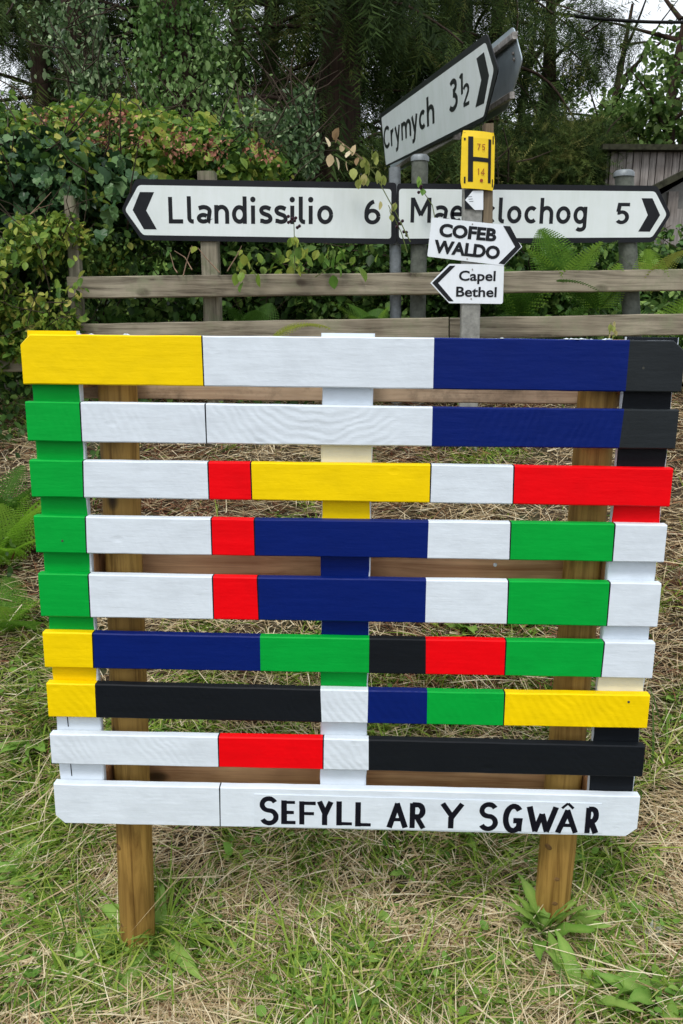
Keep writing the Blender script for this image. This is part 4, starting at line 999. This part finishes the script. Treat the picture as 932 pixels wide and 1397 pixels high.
# ---- ferns
def frond_mesh(name, mat, pairs=20, tint=.5, droop=1.1, vshape=.30, lf=1.0):
    vs = []; fs = []
    def spine(f): return (math.sin(f * droop) / droop, -(1 - math.cos(f * droop)) / droop)
    for i in range(24):
        f = i / 23; y, z = spine(f); w_ = .006 * (1 - f) + .001
        vs += [(-w_, y, z), (w_, y, z)]
    fs += [(2 * i, 2 * i + 1, 2 * i + 3, 2 * i + 2) for i in range(23)]
    for i in range(pairs):
        f = .12 + .86 * i / pairs; y, z = spine(f); L = vshape * math.sin(PI * (1 - f) * .62 + .05) * min(1, (f) / .25) ** .5
        for sg in (-1, 1):
            m_ = 7
            for k in range(m_):   # leaflets
                g = k / m_; bx = sg * L * g; by = y + L * .25 * g; bz = z - L * .25 * g * g
                ll = (.021 * (1 - g) + .005) * lf; b0 = len(vs)
                vs += [(bx, by - .003, bz), (bx + sg * L / m_ * 1.25, by + .001, bz - .002), (bx + sg * L / m_ * .5, by + ll, bz - .004), (bx + sg * L / m_ * .5, by - ll, bz - .004)]
                fs += [(b0, b0 + 1, b0 + 2), (b0, b0 + 3, b0 + 1)]
    me = bpy.data.meshes.new(name); me.from_pydata(vs, [], fs); me.materials.append(M[mat])
    at_ = me.attributes.new('tint', 'FLOAT', 'POINT'); at_.data.foreach_set('value', [tint + random.uniform(-.1, .1) for _ in vs]); return me
FM = [frond_mesh('frond', 'fern', 22, .3, .9), frond_mesh('frond', 'fern', 24, .55, 1.1), frond_mesh('frond', 'fern', 20, .85, .7), frond_mesh('frond', 'fernyel', 20, .5, 1.3), frond_mesh('frond', 'fernbright', 26, .5, .9, .26, .62)]
def fern(loc, n_, L_, lab, kinds=(0, 1, 2), elev=(.9, 1.4), arc_=None, z=None):
    x, y = loc; e_ = empty('fern', (x, y, float(gz(x, y)) if z is None else z)); tag(e_, lab, 'fern')
    for i in range(n_):
        o = link('frond', FM[random.choice(kinds)], e_); a = (2 * PI * i / n_ if arc_ is None else arc_[0] + (arc_[1] - arc_[0]) * i / max(1, n_ - 1)) + random.uniform(-.25, .25)
        o.rotation_euler = (random.uniform(*elev), random.uniform(-.25, .25), a); s_ = L_ * random.uniform(.7, 1.1); o.scale = (s_, s_, s_)
    return e_
def fx(px, Y): return at(px, 400, Y).x
def fern_at(px, topy, Y, n_, L_, lab, **kw):
    zt = at(px, topy, Y).z; x = fx(px, Y); return fern((x, Y), n_, L_, lab, z=zt - L_ * .75, **kw)
fern_at(768, 316, 1.76, 7, .30, 'tall green fern rising behind the rails in front of the Maenclochog sign', elev=(1.1, 1.5))
fern_at(705, 350, 1.95, 9, .34, 'fern behind the rails just right of the small arrow boards')
fern_at(818, 352, 1.80, 8, .28, 'fern between the tall one and the capped metal tube')
fern_at(888, 312, 1.78, 5, .32, 'yellowing fern beside the arrow tip of the Maenclochog sign', kinds=(2, 3, 3), elev=(1.0, 1.4))
fern_at(905, 405, 1.98, 8, .30, 'low fern between the rails at the right edge')
fern_at(745, 410, 1.95, 9, .28, 'low fern between the rails below the Maenclochog sign', kinds=(0, 1))
fern_at(660, 415, 2.0, 8, .26, 'low fern between the rails behind the marker post')
fern_at(510, 405, 2.0, 8, .26, 'low fern between the rails left of the sign posts', kinds=(0, 1, 2))
fern_at(350, 412, 2.05, 7, .26, 'dark low fern between the rails below the Llandissilio sign', kinds=(0,))
fern_at(200, 415, 2.1, 8, .30, 'dark fern between the rails near the fence post', kinds=(0,))
e_ = fern((at(365, 455, 1.5).x, 1.45), 2, .26, 'single curved yellow-green fern frond crossing the lower rail', kinds=(3,), elev=(.75, 1.0), arc_=(-1.3, -1.0), z=at(365, 470, 1.45).z)
e_ = fern((at(-8, 640, 1.15).x, 1.15), 20, .34, 'bright green fern at the left edge beside the green slat ends', kinds=(4, 4, 2), elev=(.8, 1.35))
e_ = fern((at(-8, 775, .92).x, .92), 14, .25, 'lower fern at the left edge below the bright one', kinds=(4, 1, 2), elev=(.8, 1.35))
e_ = fern((at(-20, 560, 1.3).x, 1.3), 8, .32, 'dim fern at the left edge below the lowest rail', kinds=(0,), elev=(.8, 1.35))

# ---- hedge masses
def cloud(n, boxes, seed, sc=1.6, thr=-.05, shell=True):
    """points in ellipsoids (cx,cy,cz,rx,ry,rz), thinned by noise so that gaps and clumps show"""
    out = []; per = [bx[3] * bx[5] for bx in boxes]; tot = sum(per)
    for bx, pr in zip(boxes, per):
        k = int(n * pr / tot * 1.7); d = rng.normal(size=(k, 3)); d /= np.linalg.norm(d, axis=1)[:, None]
        r = rng.random(k) ** (1 / 3 if not shell else .22)
        out.append(np.array(bx[:3]) + d * r[:, None] * np.array(bx[3:6]))
    P = np.concatenate(out); f = fnoise(P, sc, seed) + .4 * fnoise(P, sc * 3, seed + 7); return P[f > thr]
def leaves(name, P, size, T, mat, parent, tint=None, down=.5, sj=.35):
    n = len(P); R = rot_batch(rng.uniform(-PI, PI, n), rng.normal(-down, .6, n), rng.normal(0, .7, n))
    s_ = size * rng.lognormal(0, sj, n).clip(.4, 1.7)
    if tint is None: tint = np.clip(.45 + .32 * rng.normal(size=n) + .45 * fnoise(P, 3.0, 2), 0, 1)
    o = scatter(name, T[0], T[1], P, R, s_, mat, parent, tint); o['kind'] = 'stuff'; return o
def twigs(name, P, L, r, mat, parent, n, up=.6):
    mb = MB()
    for i in range(n):
        p = Vector(P[random.randrange(len(P))]); d = Vector((random.uniform(-1, 1), random.uniform(-1, 1), random.uniform(-.3, 1) * up + .2)).normalized(); l = L * random.uniform(.5, 1.3)
        m1 = p + d * l * .5 + Vector((random.uniform(-.1, .1), random.uniform(-.1, .1), random.uniform(-.1, .1))) * l
        mb.tube([p, m1, p + d * l], [r, r * .75, r * .35], 4, 0, False)
    o = mb.build(name, mat, parent); o['kind'] = 'stuff'; return o
def H3(px, py, Y, rx, ry, rz): c = at(px, py, Y); return (c.x, c.y, c.z, rx, ry, rz)

def bush(name, lab, cat, boxes, n, size, T, mat, seed, thr=-.08, sc=1.8, tw=60, group=None, twr=.004, base=None, tint=None, down=.5, part='leaves', twl=.4):
    c = boxes[0]; e_ = empty(name, (c[0], c[1], float(gz(c[0], c[1])))); tag(e_, lab, cat, group)
    P = cloud(n, boxes, seed, sc, thr); leaves(part, P, size, T, M[mat], e_, tint, down)
    if tw: twigs('stems', P, twl, twr, M['darkstem'], e_, tw)
    return e_, P
# dark ivy clump, left
iv, P = bush('ivy_clump', 'dark glossy ivy clump covering the end of the fence on the left', 'ivy',
     [H3(60, 250, 2.05, .36, .24, .20), H3(120, 275, 2.0, .24, .22, .22), H3(140, 360, 2.15, .20, .2, .22), H3(-30, 300, 2.2, .4, .3, .35)], 5200, .042, IVY, 'ivy', 3.1, -.12, 2.0, 60)
# largest leaves as separate parts
def leaf_data(T, mat, nm='leaf'):
    out = []
    for q in (.2, .5, .8):
        me = bpy.data.meshes.new(nm); me.from_pydata(T[0], [], T[1]); me.materials.append(M[mat]); a_ = me.attributes.new('tint', 'FLOAT', 'POINT'); a_.data.foreach_set('value', [q] * len(T[0])); out.append(me)
    return out
IVYL = leaf_data(IVY, 'ivy'); BRL = leaf_data(OVAL, 'bramble'); PAL = leaf_data(OVAL, 'paleleaf'); DKL = leaf_data(OVAL, 'dock')
def single_leaves(par, data, pts, size, face=-.9, name='leaf'):
    for p in pts:
        o = link(name, random.choice(data), par, local(par, p)); o.rotation_euler = (random.gauss(face, .4), random.gauss(0, .4), PI + random.gauss(0, .8))
        s_ = size * random.uniform(.7, 1.35); o.scale = (s_, s_, s_)
single_leaves(iv, IVYL, [at(random.gauss(90, 40), random.gauss(255, 32), 1.80 + random.uniform(-.05, .14)) for _ in range(110)], .044, -1.0)
PQ = cloud(1300, [H3(60, 245, 2.05, .42, .26, .22), H3(120, 300, 2.0, .26, .22, .24)], 15.5, 2.6, .08); leaves('bramble_leaves', PQ, .032, OVAL, M['bramble'], iv)
PQ = cloud(1500, [H3(110, 330, 1.95, .30, .16, .14), H3(40, 190, 2.3, .35, .2, .12)], 17.5, 3.6, .02); leaves('small_leaves', PQ, .022, OV4, M['hedge'], iv)
# bramble along the top of the hedge
br, P = bush('bramble_hedge', 'yellow-green bramble growth with dead flower heads above the Llandissilio sign', 'bramble',
     [H3(30, 205, 2.7, .55, .35, .16), H3(150, 205, 2.6, .5, .4, .20), H3(250, 225, 2.5, .45, .35, .17), H3(320, 235, 2.45, .28, .3, .12), H3(210, 205, 2.9, .5, .4, .18)], 12000, .038, OV4, 'bramble', 11, -.15, 2.4, 60,
     tint=None)
single_leaves(br, BRL, [at(random.uniform(0, 345), random.uniform(180, 248), 2.16 + random.uniform(-.08, .1)) for _ in range(150)], .052, -.75)
PQ = cloud(3600, [H3(190, 215, 2.35, .75, .25, .16), H3(300, 235, 2.3, .3, .2, .10)], 19.5, 3.2, .05); leaves('hedge_leaves', PQ, .026, OV4, M['hedge'], br)
sh = []   # upright shoots above the hedge top
mb = MB()
for i in range(26):
    px = random.uniform(0, 350); p = at(px, random.uniform(185, 200), 2.4); q = p + Vector((random.uniform(-.08, .08), random.uniform(-.05, .05), random.uniform(.06, .20))); mb.tube([p, (p + q) / 2 + Vector((.01, 0, 0)), q], [.003, .0025, .0012], 4, 0, False)
    for k in range(12): sh.append(np.array(p.lerp(q, random.random())) + rng.normal(0, .02, 3))
mb.build('shoots', M['stem'], br)['kind'] = 'stuff'; leaves('shoot_leaves', np.array(sh), .034, OVAL, M['bramble'], br)
mb = MB()
hd = []
for (px, py) in ((50, 160), (85, 165), (150, 165), (135, 190), (145, 200), (185, 185), (240, 190), (235, 205), (285, 195), (295, 205), (345, 205), (360, 210), (125, 205), (250, 200), (165, 160)):
    c = at(px + random.uniform(-6, 6), py + random.uniform(-4, 4), 2.04)
    for q in range(46): hd.append(np.array(c) + rng.normal(0, 1, 3) * np.array([.030, .02, .020]))
leaves('dead_flower_heads', np.array(hd), .016, KITE, M['deadhead'], br, rng.random(len(hd)))
# mixed hedge below and behind the signs
hg, P = bush('hedge', 'dark tangled hedge filling the space behind the fence rails on the left', 'hedge',
     [H3(60, 420, 2.3, .6, .3, .40), H3(230, 350, 2.6, .6, .35, .42), H3(230, 430, 2.6, .7, .35, .40), H3(380, 400, 2.7, .6, .35, .45), H3(420, 320, 3.0, .6, .35, .30)], 15000, .038, OV4, 'hedge', 21, -.12, 2.0, 200, twl=.35)
single_leaves(hg, BRL, [at(random.choice((random.gauss(150, 25), random.gauss(350, 50), random.gauss(430, 60))), random.uniform(335, 372), 2.0 + random.uniform(0, .15)) for _ in range(70)], .045, -.8)
hg2, P = bush('hedge', 'greener hedge growth behind the rails between the sign posts and the shed', 'hedge',
     [H3(520, 390, 2.5, .45, .3, .35), H3(640, 390, 2.5, .5, .3, .32), H3(780, 390, 2.6, .5, .3, .33), H3(900, 400, 2.6, .4, .3, .32)], 11000, .036, OV4, 'hedge', 27, -.12, 2.0, 160,
     tint=None, twl=.35)
# bushy growth in front of the fence end, far left
fb, P = bush('shrub', 'light green mixed shrub leaves hanging over the fence post at the left edge', 'shrub',
     [H3(10, 360, 1.68, .24, .12, .20), H3(62, 385, 1.66, .13, .09, .18), H3(25, 440, 1.66, .22, .10, .14), H3(75, 440, 1.68, .10, .08, .12), H3(80, 325, 1.75, .12, .08, .10), H3(-60, 420, 1.7, .3, .2, .3)], 7500, .026, OV4, 'bramble', 41, -.1, 4.0, 90, twr=.0022, twl=.22,
     tint=None)
single_leaves(fb, BRL, [at(random.uniform(0, 118), random.uniform(300, 440), 1.60 + random.uniform(-.04, .06)) for _ in range(60)], .034, -.9)
mb = MB()   # bare twigs left
for (x0, y0, x1, y1) in ((30, 300, 72, 278), (20, 305, 70, 262), (-5, 500, 18, 455), (60, 350, 92, 318), (250, 376, 262, 335), (262, 368, 238, 342), (242, 372, 232, 345), (300, 372, 270, 338), (310, 370, 330, 335), (80, 410, 104, 452)):
    p, q = at(x0, y0, 1.68), at(x1, y1, 1.72); mm_ = (p + q) / 2 + Vector((random.uniform(-.02, .02), .01, random.uniform(-.02, .02))); mb.tube([p, mm_, q], [.0028, .002, .0012], 5)
mb.build('twigs', M['twig'], fb)['kind'] = 'stuff'
# dark undergrowth along the foot of the fence
P2 = np.column_stack([rng.uniform(-1.9, 1.9, 9000), rng.uniform(1.72, 2.5, 9000)]); P = np.column_stack([P2, gz(P2[:, 0], P2[:, 1]) + rng.random(9000) * .22])
o = leaves('undergrowth', P, .034, OV4, M['hedge'], None); tag(o, 'leafy undergrowth along the foot of the fence', 'undergrowth')
P2 = np.column_stack([rng.uniform(-2.2, -.82, 3600), rng.uniform(1.0, 1.8, 3600)]); P2 = P2[fnoise(P2, 3, 5) > -.05]; P = np.column_stack([P2, gz(P2[:, 0], P2[:, 1]) + rng.random(len(P2)) * .16])
o = leaves('ground_ivy', P, .026, OV4, M['hedge'], None); tag(o, 'small dark leaves creeping on the bank below the hedge at left', 'undergrowth')

# ---- bramble sprays that cross the signs, each leaf a part
def spray(lab, pts, Y, data, lsize, leafpos, berries=(), mat='stem', r=.0022, dead=0):
    e_ = empty('bramble_spray', at(*pts[0], Y)); tag(e_, lab, 'bramble')
    mb = MB(); P3 = [at(x, y, Y + .004 * i) for i, (x, y) in enumerate(pts)]; mb.tube(P3, [r * (1 - .5 * i / len(P3)) for i in range(len(P3))], 6); mb.build('stem', M[mat], e_)
    for (x, y, s_, rz, rx) in leafpos:
        o = link('leaf', random.choice(data), e_, local(e_, at(x, y, Y - .004))); o.rotation_euler = (rx, random.uniform(-.25, .25), rz); k_ = lsize * s_; o.scale = (k_, k_, k_)
    for (x, y, k_) in berries:
        mb = MB()
        for q in range(k_):
            c = at(x + random.gauss(0, 4.5), y + random.gauss(0, 5.5), Y - .006 + random.uniform(-.008, .008)); mb.tube([c + Vector((0, 0, .006)), c + Vector((0, 0, .004)), c, c - Vector((0, 0, .004)), c - Vector((0, 0, .006))], [.001, .0048, .0062, .0046, .001], 7)
        mb.build('berries', M['berry'], e_)['kind'] = 'stuff'
    return e_
def lp(cx, cy, k_, sx, sy, s0=1.0):
    return [(random.gauss(cx, sx), random.gauss(cy, sy), s0 * random.uniform(.75, 1.2), random.uniform(-PI, PI), random.choice((1, -1)) * random.uniform(.9, 1.7)) for _ in range(k_)]
spray('bramble spray with pale yellow-green leaves in front of the slanting sign\'s foot', [(560, 330), (540, 290), (510, 235), (490, 215), (460, 192)], 1.62, PAL, .040, lp(503, 226, 12, 9, 11) + lp(515, 240, 6, 10, 5))
spray('reddish bramble tip with whitish leaves left of the slanting sign', [(505, 225), (480, 205), (455, 186)], 1.64, leaf_data(OVAL, 'straw'), .040, lp(460, 205, 6, 8, 6) + lp(478, 212, 4, 6, 6), mat='twig')
spray('small bramble spray with berries over the join of the two long signs', [(556, 345), (548, 318), (530, 280)], 1.64, PAL, .036, lp(529, 288, 5, 6, 8), ((551, 312, 7),))
spray('bramble spray with dark berries over the top of the letter M', [(600, 330), (590, 280), (578, 262)], 1.70, DKL, .034, lp(570, 256, 3, 6, 3), ((577, 262, 5),))
spray('bramble shoot with a berry cluster rising over the last letters of Llandissilio', [(402, 372), (402, 340), (401, 300)], 1.64, BRL, .040, lp(402, 335, 7, 8, 6) + lp(408, 352, 7, 12, 7), ((401, 304, 8),))
spray('trailing green leaves along the top rail right of the Llandissilio lettering', [(430, 378), (450, 365), (480, 358)], 1.66, DKL, .055, lp(460, 362, 9, 16, 5))
spray('leafy shoot over the top rail below the left of the Llandissilio sign', [(350, 378), (340, 360), (330, 345)], 1.66, BRL, .045, lp(345, 365, 10, 16, 7))
spray('small weed top sticking up behind the right end of the top slat', [(830, 470), (832, 452), (834, 440)], 1.45, PAL, .022, lp(834, 447, 9, 4, 6))

# ---- trees
def tree_root(name, x, y, lab, cat, group=None):
    e_ = empty(name, (x, y, float(gz(x, y)))); tag(e_, lab, cat, group); return e_
SPR_T, SPR_F = [], []
rs = random.Random(5)
for i in range(13):      # hanging branchlet: along +y, side shoots as slim blades
    f = i / 13; L = .30 * (1 - f * .6)
    for sg in (-1, 1):
        b0 = len(SPR_T); a = sg * rs.uniform(.5, 1.0); dx, dy = math.sin(a) * L, math.cos(a) * L; zz = rs.uniform(-.14, .14); w_ = .017
        SPR_T += [(-.008, f, 0), (.008, f + w_ * 1.6, 0), (dx, f + dy, zz)]; SPR_F.append((b0, b0 + 1, b0 + 2))
SPR = (SPR_T, SPR_F)
def limb_pts(p, az, el, L, droop, n=8, curl=.0):
    pts = [Vector(p)]; d = Vector((math.cos(az) * math.cos(el), math.sin(az) * math.cos(el), math.sin(el)))
    for i in range(n):
        d = (d + Vector((random.uniform(-.12, .12), random.uniform(-.12, .12), -droop / n + (curl / n if i > n * .6 else 0)))).normalized(); pts.append(pts[-1] + d * L / n)
    return pts
def conifer(x, y, h_, r0, lab, nl, z0, z1, L_, ns, ssize, lean=(0, 0), azr=(0, 2 * PI), droop=.8, tint0=.4, hang=-1.15, group='conifers behind the hedge'):
    e_ = tree_root('conifer', x, y, lab, 'tree', group); z = e_.location.z
    mb = MB(); pts = []; rad = []
    for i in range(10):
        f = i / 9; pts.append((x + lean[0] * f + random.uniform(-.03, .03), y + lean[1] * f, z - .2 + (h_ + .2) * f)); rad.append(r0 * (1 - .85 * f))
    mb.tube(pts, rad, 12, 0, True, True, .08); mb.build('trunk', M['bark'], e_)
    lm = MB(); SP = []; D = []
    for k in range(nl):
        f = random.random(); zz = z0 + (z1 - z0) * f; ff = (zz - z) / h_; az = random.uniform(*azr); l = L_ * (1 - .5 * f) * random.uniform(.6, 1.15)
        p = Vector((x + lean[0] * ff, y + lean[1] * ff, zz)); P_ = limb_pts(p, az, random.uniform(-.1, .45), l, droop, 8, .5)
        lm.tube(P_, [.020 * (1 - .85 * i / 8) + .003 for i in range(9)], 5, 0, False, True)
        for i in range(2, 9):
            for q in range(ns):
                t_ = random.random(); c = P_[i - 1].lerp(P_[i], t_); side = random.uniform(-1, 1) * .22 * l * (1 - i / 12)
                dirn = (P_[i] - P_[i - 1]).normalized(); sd_ = dirn.cross(Vector((0, 0, 1))).normalized()
                c = c + sd_ * side + Vector((0, 0, -abs(side) * .25)); SP.append(c); D.append(math.atan2(dirn.y, dirn.x) - PI / 2 + (.9 if side > 0 else -.9) * -1 * random.random())
    lm.build('limbs', M['bark'], e_)
    for q in range(nl * 9):   # short twigs on the trunk itself
        zz = random.uniform(1.5, 6.0); a_ = random.uniform(0, 2 * PI); rr = r0 + random.uniform(.0, .35); ff = (zz - z) / h_
        SP.append(Vector((x + lean[0] * ff + math.cos(a_) * rr, y + lean[1] * ff + math.sin(a_) * rr, zz))); D.append(a_ - PI / 2)
    P = np.array([tuple(v) for v in SP]); n = len(P)
    R = rot_batch(np.array(D) + rng.normal(0, .5, n), rng.normal(hang, .45, n), rng.normal(0, .8, n))
    o = scatter('crown', SPR[0], SPR[1], P, R, ssize * rng.lognormal(0, .3, n), M['conifer'], e_, np.clip(tint0 + .2 * rng.normal(size=n) + .4 * fnoise(P, 1.2, 3), 0, 1)); o['kind'] = 'stuff'
    return e_
def X(px, Y): return at(px, 150, Y).x
conifer(X(455, 7.0), 7.0, 9, .27, 'large conifer with a thick reddish trunk left of the slanting sign', 62, 1.9, 7.0, 3.2, 11, .34, (.2, 0), droop=.9)
conifer(X(345, 8.2), 8.2, 9, .12, 'thinner leaning conifer trunk seen against the sky between two larger trees', 40, 2.2, 7, 2.6, 8, .34, (.5, .3))
conifer(X(60, 8.5), 8.5, 8, .15, 'dark conifer with dense low boughs at the top left', 60, 1.7, 7, 3.0, 9, .34, droop=.7)
conifer(X(620, 9.0), 9.0, 10, .26, 'conifer with drooping boughs behind the slanting sign', 44, 2.4, 8, 3.4, 9, .34, droop=1.0)
conifer(X(672, 8.8), 8.8, 10, .11, 'conifer whose hanging boughs fill the upper right against pale sky', 36, 2.9, 8, 2.5, 8, .30, droop=1.1, tint0=.55)
# young spreading conifer low, right of the hydrant plate
bush('dark_shrub', 'dark low evergreen bush right of the yellow marker plate', 'shrub', [H3(735, 232, 6.5, .75, .5, .42), H3(790, 225, 6.8, .5, .4, .40)], 6000, .16, SPR, 'conifer', 51, -.2, 1.5, 30, twr=.01, down=.2)
bush('dark_shrub', 'dark bush in the gap under the slanting sign beside its post', 'shrub', [H3(600, 240, 6.0, .7, .5, .40), H3(500, 240, 6.5, .5, .4, .35)], 4500, .16, SPR, 'conifer', 57, -.15, 1.5, 30, twr=.01, down=.2)

def evergreen(lab, boxes, n, seed, thr, px, Y, sz=.26):
    x = at(px, 150, Y).x; e_ = tree_root('evergreen_tree', x, Y, lab, 'tree', 'evergreens at the back'); z = e_.location.z
    mb = MB(); mb.tube([(x, Y, z - .1), (x + .1, Y, z + 2.2), (x, Y, z + 4.5)], [.16, .12, .04], 8)
    for i in range(16): mb.tube(limb_pts((x + .05, Y, z + .8 + i * .22), random.uniform(0, 6.28), random.uniform(0, .5), random.uniform(.8, 1.8), .3, 5), [.03, .022, .016, .012, .008, .004], 5, 0, False)
    mb.build('trunk', M['bark'], e_)
    P = cloud(n, boxes, seed, 1.1, thr, False); m_ = len(P); R = rot_batch(rng.uniform(-PI, PI, m_), rng.normal(-.7, .5, m_), rng.normal(0, .8, m_))
    o = scatter('crown', SPR[0], SPR[1], P, R, sz * rng.lognormal(0, .3, m_), M['conifer'], e_, np.clip(.35 + .2 * rng.normal(size=m_) + .3 * fnoise(P, 1.2, 3), 0, 1)); o['kind'] = 'stuff'
evergreen('dark evergreen closing the view at the top left corner', [H3(50, 60, 9.6, 1.3, .6, 1.1), H3(90, 160, 9.6, 1.2, .6, .7), H3(-20, 200, 9.6, 1.1, .5, .7)], 4800, 101, -.06, 60, 9.6)
evergreen('dark evergreen between the slim ivy stem and the bright ivy trunk', [H3(190, 40, 9.2, 1.0, .6, 1.2), H3(200, 170, 9.2, .9, .6, .6)], 3000, 103, -.08, 190, 9.2)
evergreen('dark evergreen between the bright ivy trunk and the thick conifer trunk', [H3(320, 20, 9.8, .8, .6, .9), H3(390, 150, 9.8, .9, .6, .7), H3(310, 190, 9.4, .8, .5, .5)], 2400, 105, .0, 320, 9.8)
evergreen('dark evergreen behind the upper end of the slanting sign', [H3(540, 30, 9.4, 1.1, .6, 1.0), H3(640, 20, 9.4, 1.0, .6, .9), H3(520, 160, 9.4, .9, .5, .6)], 4300, 107, -.06, 600, 9.4)
evergreen('evergreen behind the low bush right of the yellow marker', [H3(740, 40, 9.8, .9, .6, .7), H3(700, 130, 9.8, .8, .5, .5), H3(800, 60, 9.8, .7, .5, .5)], 1300, 109, .05, 740, 9.8)
# ivy-clad trunks
def ivy_trunk(px0, py0, px1, py1, Y, r, n_, lab, mat='ivytrunk', lsz=.055, rs_=.30, seed=1):
    a, b_ = at(px0, py0, Y), at(px1, py1, Y); zg_ = float(gz(b_.x, Y)); e_ = tree_root('ivy_clad_tree', b_.x, Y, lab, 'tree', 'ivy-clad trees behind the hedge')
    d = (a - b_); top = a + d.normalized() * 1.8; bot = Vector((b_.x, Y, zg_ - .1))
    mb = MB(); P_ = [bot, b_, a, top]; mb.tube(P_, [r * 1.15, r, r * .8, r * .6], 12); mb.build('trunk', M['bark'], e_)
    f = rng.random(n_); seg = np.where(f < .25, 0, np.where(f < .75, 1, 2)); base = []
    t_ = rng.random(n_); A_ = np.array([tuple(P_[i]) for i in seg]); B_ = np.array([tuple(P_[i + 1]) for i in seg]); C_ = A_ + (B_ - A_) * t_[:, None]
    th = rng.uniform(0, 2 * PI, n_); nz = fnoise(np.column_stack([np.cos(th) * .5, np.sin(th) * .5, C_[:, 2]]), 1.7, seed)
    rr = r + rs_ * np.abs(rng.normal(size=n_)) * (.55 + .9 * nz)
    P = C_ + np.column_stack([np.cos(th) * rr, np.sin(th) * rr, rng.normal(0, .1, n_)])
    o = leaves('ivy_leaves', P, lsz, OV4, M[mat], e_, np.clip(.45 + .25 * rng.normal(size=n_) + .5 * nz, 0, 1), .9)
    return e_
ivy_trunk(235, 0, 250, 200, 5.3, .16, 11000, 'trunk wrapped in bright green ivy standing left of the thick conifer trunk', lsz=.038, rs_=.24, seed=3)
ivy_trunk(95, 0, 140, 200, 6.2, .10, 3600, 'slim ivy-hung stem leaning left, between the dark conifer and the bright ivy trunk', 'privet', .042, .34, 8)
# glaucous small-leaved shrubs
bush('grey_leaved_shrub', 'grey-green small-leaved shrub standing above the left road sign', 'shrub', [H3(390, 200, 4.6, .26, .25, .26), H3(412, 160, 4.7, .12, .15, .24), H3(345, 190, 4.9, .22, .3, .28), H3(360, 245, 4.4, .4, .3, .2)], 3800, .034, OV4, 'privet', 61, -.05, 2.2, 90, twr=.006, down=.9)
bush('grey_leaved_shrub', 'grey-green twiggy shrub left of the bright ivy trunk', 'shrub', [H3(150, 150, 5.6, .35, .3, .45), H3(115, 60, 5.8, .22, .3, .35), H3(190, 185, 5.5, .35, .3, .28)], 3300, .040, OV4, 'privet', 67, .02, 2.4, 110, twr=.006, down=.9)
# background mass that closes the view low down
bush('thicket', 'shadowy thicket behind the hedge at the left', 'thicket', [H3(60, 270, 7.5, 2.2, .7, .75), H3(250, 270, 7.5, 1.6, .7, .7), H3(430, 270, 7.8, 1.4, .7, .55)], 15000, .075, OV4, 'hedge', 71, -.3, 1.2, 60, twr=.012)
bush('thicket', 'green thicket behind the right road sign and left of the shed', 'thicket', [H3(600, 285, 8.0, 1.4, .7, .45), H3(760, 290, 8.0, 1.3, .7, .45), H3(1000, 290, 9.5, 1.8, .7, .8)], 9000, .07, OV4, 'hedge', 77, -.3, 1.2, 40, twr=.012)
bush('thicket', 'dark low thicket right behind the hedge on the left half', 'thicket', [H3(60, 370, 4.6, 1.1, .4, .55), H3(250, 380, 4.6, 1.0, .4, .5), H3(440, 380, 4.6, .9, .4, .45)], 9000, .055, OV4, 'hedge', 91, -.5, 1.5, 20, twr=.01)
bush('thicket', 'dark low thicket right behind the ferns on the right half', 'thicket', [H3(600, 385, 4.2, .8, .35, .42), H3(780, 390, 4.0, .8, .3, .38), H3(950, 400, 4.0, .7, .3, .33)], 7000, .055, OV4, 'hedge', 95, -.5, 1.5, 20, twr=.01)
# bright broadleaf trees, right
def broadleaf(px, py, Y, boxes, n_, lab, seed, lsz=.075, thr=.0):
    x = at(px, py, Y).x; e_ = tree_root('broadleaf_tree', x, Y, lab, 'tree', 'leafy trees behind the shed')
    z = e_.location.z; mb = MB(); mb.tube([(x, Y, z - .1), (x + .1, Y, z + 1.5), (x + .05, Y, z + 3.2), (x + .2, Y, z + 4.5)], [.13, .10, .06, .02], 8)
    for i in range(12):
        mb.tube(limb_pts((x + .08, Y, z + 1.2 + i * .25), random.uniform(0, 6.28), random.uniform(.3, .9), random.uniform(.8, 1.6), .2, 5), [.035, .028, .02, .015, .01, .005], 5, 0, False)
    mb.build('trunk', M['bark'], e_)
    P = cloud(n_, boxes, seed, 1.5, thr, False); leaves('crown', P, lsz, OV4, M['bright'], e_, None, .5); return e_
broadleaf(905, 200, 10.5, [H3(905, 165, 10.5, 1.0, .8, .9), H3(960, 140, 10.5, 1.2, .8, 1.2), H3(870, 195, 10.5, .8, .6, .5)], 7000, 'bright leafy tree above the shed at the right edge', 81, .08, -.02)
broadleaf(705, 200, 12, [H3(705, 160, 12, .9, .6, 1.0), H3(690, 225, 12, 1.2, .6, .6), H3(790, 170, 12, .8, .6, .8)], 4200, 'thin light green tree seen through the hanging conifer boughs', 83, .075, .05)
broadleaf(830, 190, 11.5, [H3(840, 195, 11.5, 1.1, .6, .7), H3(790, 215, 11.5, .9, .5, .5)], 4500, 'leafy tree just behind the left end of the shed roof', 87, .075, .0)
